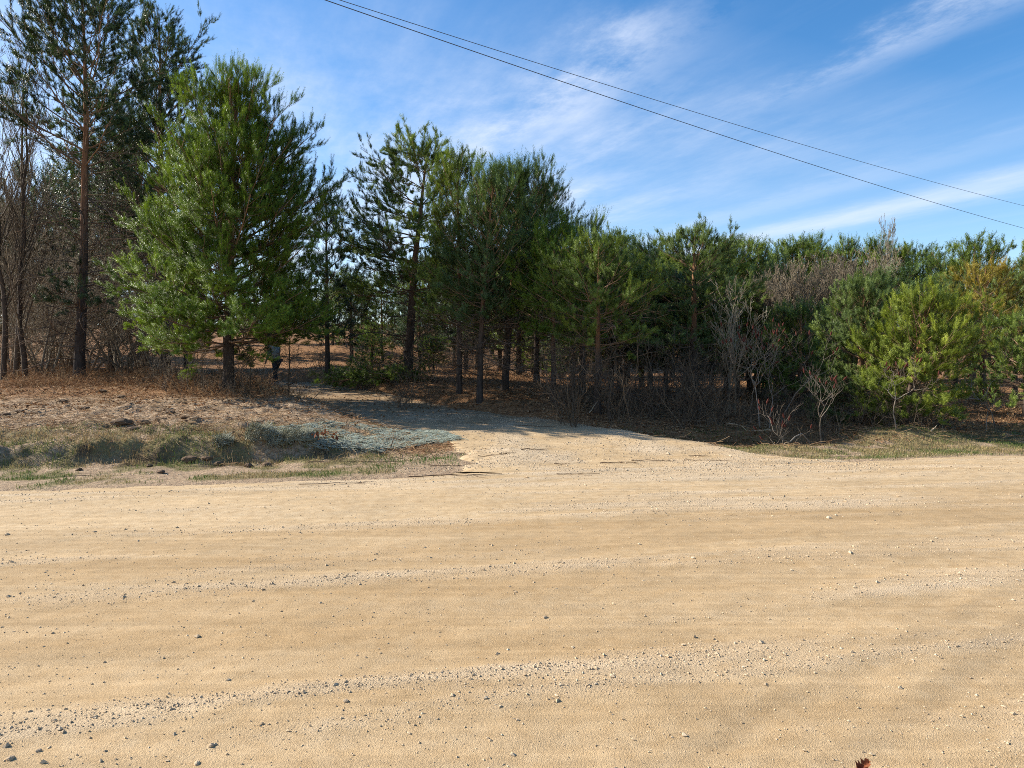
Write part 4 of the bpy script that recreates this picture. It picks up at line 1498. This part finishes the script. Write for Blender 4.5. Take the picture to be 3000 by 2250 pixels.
ST = [
    ("dark twig lying at the tip of the green grass tongue", 1325, 1365, 4, 0.75, 0.012, 0.15, 1),
    ("long dark stick lying below the grass tongue on the road edge", 1330, 1396, 5, 1.25, 0.014, 0.25, 2),
    ("thin bent stick on the road edge below the draped netting", 985, 1418, 8, 0.95, 0.010, 0.15, 2),
    ("long low stick along the foot of the left verge grass", 1040, 1360, 3, 1.5, 0.011, 0.2, 3),
    ("brown stick lying alone on the middle of the gravel drive, slightly raised at one end", 1562, 1320, 10, 0.42, 0.015, 0.3, 0),
    ("largest dark forked stick on the drive, below its middle", 1808, 1357, 3, 0.55, 0.013, 0.2, 3),
    ("forked stick just right of the largest forked stick on the drive", 1910, 1352, -5, 0.65, 0.012, 0.25, 3),
    ("straight brown stick, rightmost of those on the drive", 2070, 1350, -8, 0.7, 0.011, 0.45, 1),
    ("short stick above the straight brown stick on the drive", 2050, 1338, -2, 0.35, 0.010, 0.35, 1),
    ("thin stick where the drive meets the road, nearest the camera", 1695, 1391, -3, 0.62, 0.010, 0.25, 1),
    ("short broken twig left of the drive's middle", 1650, 1361, 6, 0.28, 0.010, 0.3, 1),
    ("pale thin twig on the verge at right, along the gravel edge", 2420, 1338, -6, 0.8, 0.009, 0.4, 1),
    ("short dark twig on the gravel near the grass tongue", 1445, 1336, -2, 0.5, 0.009, 0.2, 2),
    ("leafy dark sprig on the drive just above the grass tongue's tip", 1485, 1330, 4, 0.25, 0.010, 0.2, 4),
    ("dark twig lying in the shade on the drive", 1565, 1250, -2, 0.9, 0.012, 0.15, 2),
    ("pale stick lying along the left road edge", 180, 1398, 10, 1.0, 0.010, 0.5, 1),
]
for i, a in enumerate(ST):
    stick(a[0], a[1], a[2], a[3], a[4], a[5], a[6], 400 + i, a[7])
stick("short black stub standing upright in the draped netting", 1154, 1316, 60, 0.16, 0.018, 0.0, 450, 0, 1.6, dz=0.06)
stick("peeled yellow-green broken sapling leaning at the edge of the shaded wood", 1741, 1228, 50, 0.42, 0.016, 1.0, 451, 1, 0.9, dz=0.15)
stick("pale curved branch lying in the dry weeds at the left edge", 25, 1098, -14, 0.6, 0.02, 1.0, 452, 0, 0.05, dz=0.15)
stick("pale bent branch lying on the bare soil of the left bank", 172, 1152, -10, 0.5, 0.016, 1.0, 453, 0, wig=0.3)
stick("thin dark pole leaning among twigs beside the large bright pine's trunk", 780, 1160, 10, 1.5, 0.022, 0.3, 454, 2, 0.8, dz=0.55)
stick("fallen grey branch arched over the ditch", 2205, 1262, -25, 1.1, 0.02, 0.8, 455, 4, 0.10, name="fallen_branch", cat="branch", wig=0.3, dz=0.12)
stick("grey log lying in the shade left of the arched fallen branch", 2045, 1240, 4, 0.75, 0.04, 0.45, 456, 0, name="fallen_log", cat="log", wig=0.04)
stick("broken pale branch end poking from the debris under the sunlit pines", 2735, 1270, 40, 0.3, 0.022, 0.9, 457, 0, 0.5, dz=0.06)
stick("dark branch lying on the grass at far right", 2845, 1261, 2, 0.5, 0.02, 0.05, 458, 4, 0.0)


def rock(name, label, cat, px, py, size, mt, tint, seed, flat=0.6):
    r = np.random.default_rng(seed)
    x, y, z = on_ground(px, py)
    import bmesh
    bm = bmesh.new()
    bmesh.ops.create_icosphere(bm, subdivisions=3, radius=1)
    V = np.array([v.co[:] for v in bm.verts])
    T = np.array([[v.index for v in f.verts] for f in bm.faces])
    bm.free()
    n = fbm(V[:, 0] * 1.5 + seed, V[:, 1] * 1.5 + V[:, 2] * 1.7, seed, 3) + 0.35 * vn(V[:, 0] * 5, V[:, 1] * 5 + V[:, 2] * 5, seed)
    V = V * (0.55 + 0.6 * n)[:, None] * np.array([1.2, 0.9, flat]) * size
    g = Geo()
    g.add(V, T=T, a=tint)
    o = g.obj(name, mt, smooth=False)
    o.location = (x, y, z + size * flat * 0.35)
    o.rotation_euler = (0, 0, r.uniform(0, 6))
    return tag(o, label, cat)


CL = [("largest dark soil clod on the left verge, by the road", 558, 1352, 0.17), ("dark soil clod just right of the largest clod", 606, 1350, 0.11), ("flat brown clod right of the two dark clods on the left verge", 643, 1362, 0.10),
      ("brown clod nearest the netting bundles on the left verge", 780, 1365, 0.11), ("small clod in front of the larger netting bundle", 728, 1366, 0.09),
      ("lone dark clod lower on the road edge at left", 472, 1386, 0.09), ("small dark clod left of the lone clod", 232, 1378, 0.07), ("brown clod at left among verge grass tufts", 437, 1367, 0.08)]
for i, (lab, px, py, s) in enumerate(CL):
    rock("soil_clod", lab, "clod", px, py, s * 0.7, M_CLOD, 0.5, 500 + i, 0.6)
CL2 = [(360, 1245, 0.26), (420, 1240, 0.2), (250, 1200, 0.16), (355, 1165, 0.14), (60, 1208, 0.14), (20, 1215, 0.12), (500, 1212, 0.14), (185, 1178, 0.16), (470, 1232, 0.16), (300, 1148, 0.16), (540, 1225, .12), (395, 1262, .2)]  # shaded holes in the bank, set as dark-coloured earth lumps
for i, (px, py, s) in enumerate(CL2):
    rock("shade_lump", "lump of earth coloured dark for a shaded hole in the left bank", "clod", px, py, s * 0.62, M_CLOD, 0.5, 530 + i, 0.45)["group"] = "earth lumps coloured dark for shaded holes on the left bank"
SN = [("dark grey stone alone on the near road, lower left of centre", 1013, 2056, 0.021, 0.1), ("grey stone near the bottom left corner of the road", 32, 2228, 0.020, 0.2), ("small dark stone on the road at lower left", 113, 2204, 0.016, 0.05),
      ("pale stone on the road at the left edge", 20, 1568, 0.03, 0.5), ("small dark stone upper left on the road", 278, 1560, 0.02, 0.1), ("pale flat stone at right of the road", 2428, 1518, 0.03, 0.9),
      ("pale stone in the middle of the road", 2031, 1636, 0.024, 0.9), ("brown chip lying in the middle of the road", 1597, 1810, 0.022, 0.15), ("pair of grey stones' larger one, low centre left", 620, 2192, 0.019, 0.2),
      ("light stone at the bottom edge left of centre", 577, 2245, 0.018, 0.6)]
for i, (lab, px, py, s, t) in enumerate(SN):
    if "pair" in lab:
        lab = "grey stone near the bottom edge left of centre"
    rock("stone", lab, "stone", px, py, s * 0.65, M_STONE, min(1, t + 0.15), 560 + i, 0.65)

# curled brown leaf at the bottom edge
x, y, z = on_ground(2528, 2262)
g = Geo()
nu, nv_ = 12, 9
Uu, Vv = np.meshgrid(np.linspace(-1, 1, nu), np.linspace(-1, 1, nv_))
wd = np.sqrt(np.clip(1 - Uu ** 2, 0, 1)) * (0.75 + 0.25 * np.cos(Uu * 14))
lx = Uu * 0.036
ly = Vv * wd * 0.026
lz = 0.012 + 0.03 * (Vv * wd) ** 2 + 0.016 * Uu ** 2 + 0.006 * np.sin(Uu * 6 + Vv * 3)
Qd = grid_quads(nu, nv_)
g.add(np.stack([lx, ly, lz], -1), Q=Qd, a=(0.45 + 0.15 * np.sin(Uu * 5)).ravel())
M_BL = ramp_mat("brown_leaf", [(0, (0.07, 0.02, 0.01)), (0.5, (0.19, 0.06, 0.025)), (1, (0.30, 0.12, 0.05))], 0.6, 0.2, 60, 0.4)
o = g.obj("fallen_leaf", M_BL)
o.location = (x, y, z)
o.rotation_euler = (0.1, -0.15, 0.5)
tag(o, "curled reddish brown leaf lying on the road at the bottom edge", "leaf")

# rust leaves caught in the netting
g = Geo()
r = np.random.default_rng(140)
x, y, z = on_ground(918, 1302)
n = 60
P = np.stack([r.normal(0, 0.16, n), r.normal(0.1, 0.14, n), r.uniform(0.02, 0.14, n)], -1)
a = norm(r.normal(0, 1, (n, 3)))
b = norm(np.cross(a, r.normal(0, 1, (n, 3))))
s = r.uniform(0.03, 0.06, n)[:, None]
V = np.stack([P - a * s, P - b * s * 0.5, P + a * s, P + b * s * 0.5], 1)
i = np.arange(n)[:, None] * 4
g.add(V, T=np.concatenate([i + np.array([[0, 1, 2]]), i + np.array([[0, 2, 3]])], 1).reshape(-1, 3), a=np.repeat(r.uniform(0, 0.6, n), 4))
M_RL = ramp_mat("rust_leaf", [(0, (0.12, 0.035, 0.015)), (1, (0.32, 0.12, 0.05))], 0.7, 0.2)
o = g.obj("rusty_leaves", M_RL)
o.location = (x, y + 0.1, gz(x, y + 0.1))
tag(o, "drift of rust red leaves caught against the draped netting", "leaves", kind="stuff")


# ------------------------------------------------------------------ overhead cables
def cable(label, pts, a, b, rad):
    a, b = np.array(a), np.array(b)
    dv = b - a
    ss, zz = [], []
    for (px, py) in pts:
        rr = ray(px, py)
        # ray meets the vertical plane through a-b
        nrm = np.array([-dv[1], dv[0]])
        t = (a @ nrm) / (rr[:2] @ nrm)
        p = rr * t
        ss.append(((p[:2] - a) @ dv) / (dv @ dv))
        zz.append(CAMZ + p[2])
    co = np.polyfit(ss, zz, 2)
    print("cable", co)
    s = np.linspace(-0.7, 1.5, 60)
    P = np.stack([a[0] + dv[0] * s, a[1] + dv[1] * s, np.polyval(co, s)], -1)
    g = Geo()
    tubes(g, P, np.full(60, rad), 6)
    o = g.obj("overhead_cable", M_CABLE)
    tag(o, label, "cable")


cable("lower and thicker of the two overhead cables crossing the sky", ((958, 0), (1294, 117.5), (1700, 260), (2300, 457), (2500, 519), (3000, 669)), (-2.8, 10.6), (20.6, 28.6), 0.0065)
cable("upper and thinner of the two overhead cables crossing the sky", ((1001, 0), (1700, 227), (2300, 408), (2500, 466), (3000, 603)), (-2.7, 11.2), (20.0, 27.6), 0.0052)


# ------------------------------------------------------------------ person on the path
def skin_body(name, verts, edges, radii, mt, parent, sub=2):
    me = bpy.data.meshes.new(name)
    me.from_pydata([tuple(v) for v in verts], edges, [])
    o = bpy.data.objects.new(name, me)
    C.objects.link(o)
    md = o.modifiers.new("skin", 'SKIN')
    ss = o.modifiers.new("sub", 'SUBSURF')
    ss.levels = ss.render_levels = sub
    for v, rr in zip(me.skin_vertices[0].data, radii):
        v.radius = rr if isinstance(rr, tuple) else (rr, rr)
    me.skin_vertices[0].data[0].use_root = True
    md.use_smooth_shade = True
    dg = bpy.context.evaluated_depsgraph_get()
    m2 = bpy.data.meshes.new_from_object(o.evaluated_get(dg))
    m2.name = name
    bpy.data.objects.remove(o)
    m2.materials.clear()
    m2.materials.append(mt)
    o2 = bpy.data.objects.new(name, m2)
    C.objects.link(o2)
    o2.parent = parent
    return o2


def build_person():
    x, y = float(at(806, 1110, 27.5)[0]), 27.5
    o = thing("person", "person in grey-green jacket and dark cap leaning forward behind the large bright pine", "person", (x, y, gz(x, y)))
    M_SK = plain_mat("skin", (0.48, 0.27, 0.20), 0.6, 20, 0.1)
    M_JK = ramp_mat("jacket", [(0, (0.27, 0.28, 0.24)), (1, (0.27, 0.28, 0.24))], 0.9, 0, 9, 0.45)
    M_TR = ramp_mat("trousers", [(0, (0.035, 0.037, 0.042)), (1, (0.035, 0.037, 0.042))], 0.9, 0, 9, 0.4)
    M_CP = plain_mat("cap", (0.02, 0.022, 0.03), 0.9, 20, 0.2)
    M_BT = plain_mat("boots", (0.03, 0.024, 0.02), 0.8, 20, 0.2)
    # facing -x (left), turned partly away; leaning forward
    hip = (0.10, 0, 0.92)
    V = [hip, (0.06, 0, 1.08), (-0.02, 0, 1.26), (-0.10, 0, 1.40), (-0.16, 0, 1.49), (-0.20, 0, 1.55), (-0.235, 0, 1.64), (-0.245, 0, 1.72),
         (0.10, -0.10, 0.86), (0.15, -0.13, 0.48), (0.22, -0.13, 0.09), (0.10, -0.14, 0.035),
         (0.10, 0.10, 0.86), (-0.14, 0.12, 0.49), (-0.17, 0.12, 0.09), (-0.30, 0.13, 0.035),
         (-0.09, -0.20, 1.37), (-0.02, -0.27, 1.10), (-0.20, -0.24, 0.90), (-0.25, -0.23, 0.83),
         (-0.09, 0.20, 1.37), (-0.12, 0.25, 1.10), (-0.31, 0.20, 0.96), (-0.37, 0.19, 0.91)]
    E = [(0, 1), (1, 2), (2, 3), (3, 4), (4, 5), (5, 6), (6, 7), (0, 8), (8, 9), (9, 10), (10, 11), (0, 12), (12, 13), (13, 14), (14, 15), (3, 16), (16, 17), (17, 18), (18, 19), (3, 20), (20, 21), (21, 22), (22, 23)]
    Rr = [0.13, 0.13, 0.145, 0.13, 0.07, 0.055, 0.085, 0.075, 0.085, 0.06, 0.045, 0.035, 0.085, 0.06, 0.045, 0.035, 0.06, 0.045, 0.034, 0.026, 0.06, 0.045, 0.034, 0.026]
    # fingers: five short chains at each hand
    for (root, base) in ((19, np.array(V[19])), (23, np.array(V[23]))):
        dirv = norm(np.array(V[root]) - np.array(V[root - 1]))
        for k in range(5):
            off = np.array([0.0, (k - 1.5) * 0.019, 0.0])
            lf = (0.07, 0.08, 0.075, 0.06, 0.045)[k]
            dk = dirv if k < 4 else norm(dirv + np.array([-0.5, 0.5, 0.3]))
            a = base + dirv * 0.035 + off
            V.append(tuple(a))
            V.append(tuple(a + dk * lf * 0.55))
            V.append(tuple(a + dk * lf * 0.55 + norm(dk + np.array([0.25, 0, -0.3])) * lf * 0.45))
            n = len(V)
            E += [(root, n - 3), (n - 3, n - 2), (n - 2, n - 1)]
            Rr += [0.011, 0.009, 0.008]
    # nose
    V.append((-0.325, 0, 1.645))
    E.append((6, len(V) - 1))
    Rr.append(0.016)
    skin_body("body", V, E, Rr, M_SK, o, 2)
    jk = [(0.09, 0, 0.84), (0.07, 0, 1.05), (-0.02, 0, 1.26), (-0.10, 0, 1.41), (-0.15, 0, 1.475), (-0.09, -0.21, 1.37), (-0.02, -0.275, 1.10), (-0.17, -0.25, 0.93), (-0.09, 0.21, 1.37), (-0.12, 0.26, 1.10), (-0.28, 0.21, 0.98)]
    je = [(0, 1), (1, 2), (2, 3), (3, 4), (3, 5), (5, 6), (6, 7), (3, 8), (8, 9), (9, 10)]
    skin_body("jacket", jk, je, [0.19, 0.175, 0.185, 0.17, 0.085, 0.09, 0.07, 0.055, 0.09, 0.07, 0.055], M_JK, o, 2)
    tr_ = [hip, (0.10, -0.10, 0.84), (0.15, -0.13, 0.48), (0.21, -0.13, 0.12), (0.10, 0.10, 0.84), (-0.14, 0.12, 0.49), (-0.165, 0.12, 0.12)]
    skin_body("trousers", tr_, [(0, 1), (1, 2), (2, 3), (0, 4), (4, 5), (5, 6)], [0.155, 0.115, 0.085, 0.075, 0.115, 0.085, 0.075], M_TR, o, 2)
    for s, (fx, fy) in enumerate(((0.22, -0.13), (-0.17, 0.12))):
        skin_body("boot", [(fx, fy, 0.14), (fx, fy, 0.055), (fx - 0.09, fy, 0.045), (fx - 0.17, fy, 0.04)], [(0, 1), (1, 2), (2, 3)], [0.065, 0.06, 0.052, 0.042], M_BT, o, 2)
    g = Geo()
    th, ph = np.meshgrid(np.linspace(0, 2 * math.pi, 21), np.linspace(0, math.pi / 2, 8))
    cp = np.stack([-0.235 + 0.112 * np.cos(th) * np.cos(ph), 0.098 * np.sin(th) * np.cos(ph), 1.695 + 0.10 * np.sin(ph)], -1)
    g.add(cp, Q=grid_quads(21, 8))
    bx, by = np.meshgrid(np.linspace(0, 1, 6), np.linspace(-1, 1, 9))
    br = np.stack([-0.32 - 0.085 * bx * np.sqrt(np.clip(1 - (by * 0.8) ** 2, 0, 1)), by * 0.075, 1.695 - 0.02 * bx - 0.012 * by ** 2], -1)
    br2 = br - np.array([0, 0, 0.008])
    g.add(br, Q=grid_quads(6, 9))
    g.add(br2, Q=grid_quads(6, 9)[:, ::-1])
    g.obj("cap", M_CP, o)
    o.rotation_euler = (0, 0, R_(-32))


build_person()


# ------------------------------------------------------------------ distant hill
def build_hill():
    g = Geo()
    n, k = 160, 14
    A = np.linspace(-1.3, 1.3, n)
    T = np.linspace(0, 1, k)
    X = np.tan(np.clip(A, -1.3, 1.3))[None] * 2600 + 0 * T[:, None]
    Y = 2600 + 900 * T[:, None] + 0 * A[None]
    hh = 60 * fbm(X / 900, Y * 0 + 1, 181, 3) + 130 * np.exp(-((X + 760) / 650) ** 2)
    Z = -5 + hh * np.sin(np.clip(T, 0, 1) * math.pi / 2)[:, None] + 12 * fbm(X / 40, Y / 40, 183)
    g.add(np.stack([X, Y, Z], -1), Q=grid_quads(n, k))
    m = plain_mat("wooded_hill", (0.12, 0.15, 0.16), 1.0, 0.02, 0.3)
    o = g.obj("hill", m)
    tag(o, "distant wooded hill glimpsed through the trees left of the drive", "hill", kind="structure")


build_hill()

# ------------------------------------------------------------------ light and sky
SUN_EL = R_(33)
SUN_BACK = R_(15)            # behind the trees, measured from due left
S = Vector((-math.cos(SUN_BACK) * math.cos(SUN_EL), math.sin(SUN_BACK) * math.cos(SUN_EL), math.sin(SUN_EL)))
ld = bpy.data.lights.new("sun", 'SUN')
ld.energy = 5.0
ld.angle = R_(0.53)
ld.color = (1.0, 0.93, 0.82)
lo_ = bpy.data.objects.new("sun", ld)
C.objects.link(lo_)
lo_.rotation_mode = 'QUATERNION'
lo_.rotation_quaternion = S.to_track_quat('Z', 'Y')

w = bpy.data.worlds.new("World")
scene.world = w
w.use_nodes = True
nt = w.node_tree
nt.nodes.clear()
b = NT(nt)
sky = b.n("ShaderNodeTexSky", sky_type='NISHITA')
sky.sun_disc = False
sky.sun_elevation = SUN_EL
sky.sun_rotation = math.atan2(S.x, S.y)
sky.altitude = 200
sky.air_density = 1.0
sky.dust_density = 0.35
sky.ozone_density = 3.0
# thin cirrus: a high flat layer reached by the view direction
tc = b.n("ShaderNodeTexCoord")
sp = b.n("ShaderNodeSeparateXYZ")
b.l(tc.outputs["Generated"], sp.inputs[0])
zc = b.math('MAXIMUM', sp.outputs[2], 0.035)
px_ = b.math('DIVIDE', sp.outputs[0], zc)
py_ = b.math('DIVIDE', sp.outputs[1], zc)
q = b.math('ADD', b.math('MULTIPLY', px_, 0.923), b.math('MULTIPLY', py_, 0.386))     # across the streaks
rr = b.math('ADD', b.math('MULTIPLY', px_, -0.386), b.math('MULTIPLY', py_, 0.923))   # along the streaks
cv = b.n("ShaderNodeCombineXYZ")
b.l(q, cv.inputs[0])
b.l(b.math('MULTIPLY', rr, 0.20), cv.inputs[1])
n_st = b.noise(cv.outputs[0], 2.1, 6, 0.62)      # streaks
cv2 = b.n("ShaderNodeCombineXYZ")
b.l(q, cv2.inputs[0])
b.l(b.math('MULTIPLY', rr, 0.6), cv2.inputs[1])
cv2.inputs[2].default_value = 3.7
n_bl = b.noise(cv2.outputs[0], 0.75, 4, 0.55)      # patches
n_ws = b.noise(cv2.outputs[0], 3.3, 7, 0.68)


def gauss(x, c, wd):
    t = b.math('DIVIDE', b.math('SUBTRACT', x, c), wd)
    return b.math('EXPONENT', b.math('MULTIPLY', b.math('MULTIPLY', t, t), -1.0))


qw = b.math('ADD', q, b.math('MULTIPLY', b.math('SUBTRACT', n_ws, 0.5), 0.45))
veil = b.math('MULTIPLY', b.math('MULTIPLY', gauss(qw, 1.1, 1.6), b.mapr(rr, 1.7, 2.6)), b.mapr(n_bl, 0.2, 0.5, 0.4, 1.0))
veil = b.math('MULTIPLY', veil, b.mapr(n_st, 0.32, 0.70, 0.22, 1.0))
veil = b.math('MULTIPLY', veil, b.mapr(n_ws, 0.34, 0.66, 0.35, 1.0))
band = b.math('MULTIPLY', b.math('MULTIPLY', gauss(qw, 4.05, 0.28), b.mapr(n_st, 0.25, 0.6, 0.45, 1.0)), b.mapr(rr, 1.0, 2.6))
band2 = b.math('MULTIPLY', b.math('MULTIPLY', gauss(qw, 3.3, 0.16), 0.45), b.mapr(rr, 1.2, 3.2))
wisp = b.math('MULTIPLY', b.math('MULTIPLY', gauss(qw, 2.0, 0.10), b.mapr(n_ws, 0.3, 0.65)), b.math('MULTIPLY', b.mapr(rr, 0.4, 0.9), b.mapr(rr, 2.3, 1.6)))
wisp2 = b.math('MULTIPLY', b.math('MULTIPLY', gauss(qw, 1.25, 0.16), b.mapr(n_ws, 0.35, 0.65)), b.math('MULTIPLY', b.mapr(rr, 1.5, 1.9), b.mapr(rr, 3.3, 2.2)))
leftv = b.math('MULTIPLY', b.math('MULTIPLY', b.mapr(q, 0.1, -0.9), b.mapr(n_bl, 0.2, 0.6)), 0.55)
gen = b.math('MULTIPLY', b.mapr(n_st, 0.55, 0.85), 0.16)
tot = b.math('MULTIPLY', veil, 1.5)
for x_, k_ in ((band, 0.75), (band2, 0.6), (wisp, 0.85), (wisp2, 0.75), (leftv, 1.0), (gen, 1.0)):
    tot = b.math('ADD', tot, b.math('MULTIPLY', x_, k_))
tot = b.math('ADD', b.math('MULTIPLY', tot, b.mapr(sp.outputs[2], 0.0, 0.12)), b.mapr(sp.outputs[2], 0.02, 0.34, 0.34, 0.0), clamp=True)
SKYK = 0.10
cloud = b.mix(0.35, (3.5, 4.1, 5.3), b.mix(1.0, sky.outputs[0], (1.7, 1.4, 1.2), 'MULTIPLY'))
hsv = b.n("ShaderNodeHueSaturation")
hsv.inputs["Saturation"].default_value = 1.27
b.l(sky.outputs[0], hsv.inputs["Color"])
colr = b.mix(tot, hsv.outputs[0], cloud)
bg = b.n("ShaderNodeBackground", i_Strength=SKYK)
b.l(colr, bg.inputs[0])
ow = b.n("ShaderNodeOutputWorld")
b.l(bg.outputs[0], ow.inputs[0])

# ------------------------------------------------------------------ render settings
scene.view_settings.view_transform = 'Standard'
scene.view_settings.look = 'None'
scene.view_settings.exposure = 1.0
scene.view_settings.gamma = 1
cy = scene.cycles
cy.max_bounces = 5
cy.diffuse_bounces = 3
cy.glossy_bounces = 2
cy.transmission_bounces = 3
cy.transparent_max_bounces = 4
cy.use_denoising = False
cy.pixel_filter_type = 'BLACKMAN_HARRIS'
cy.filter_width = 0.95
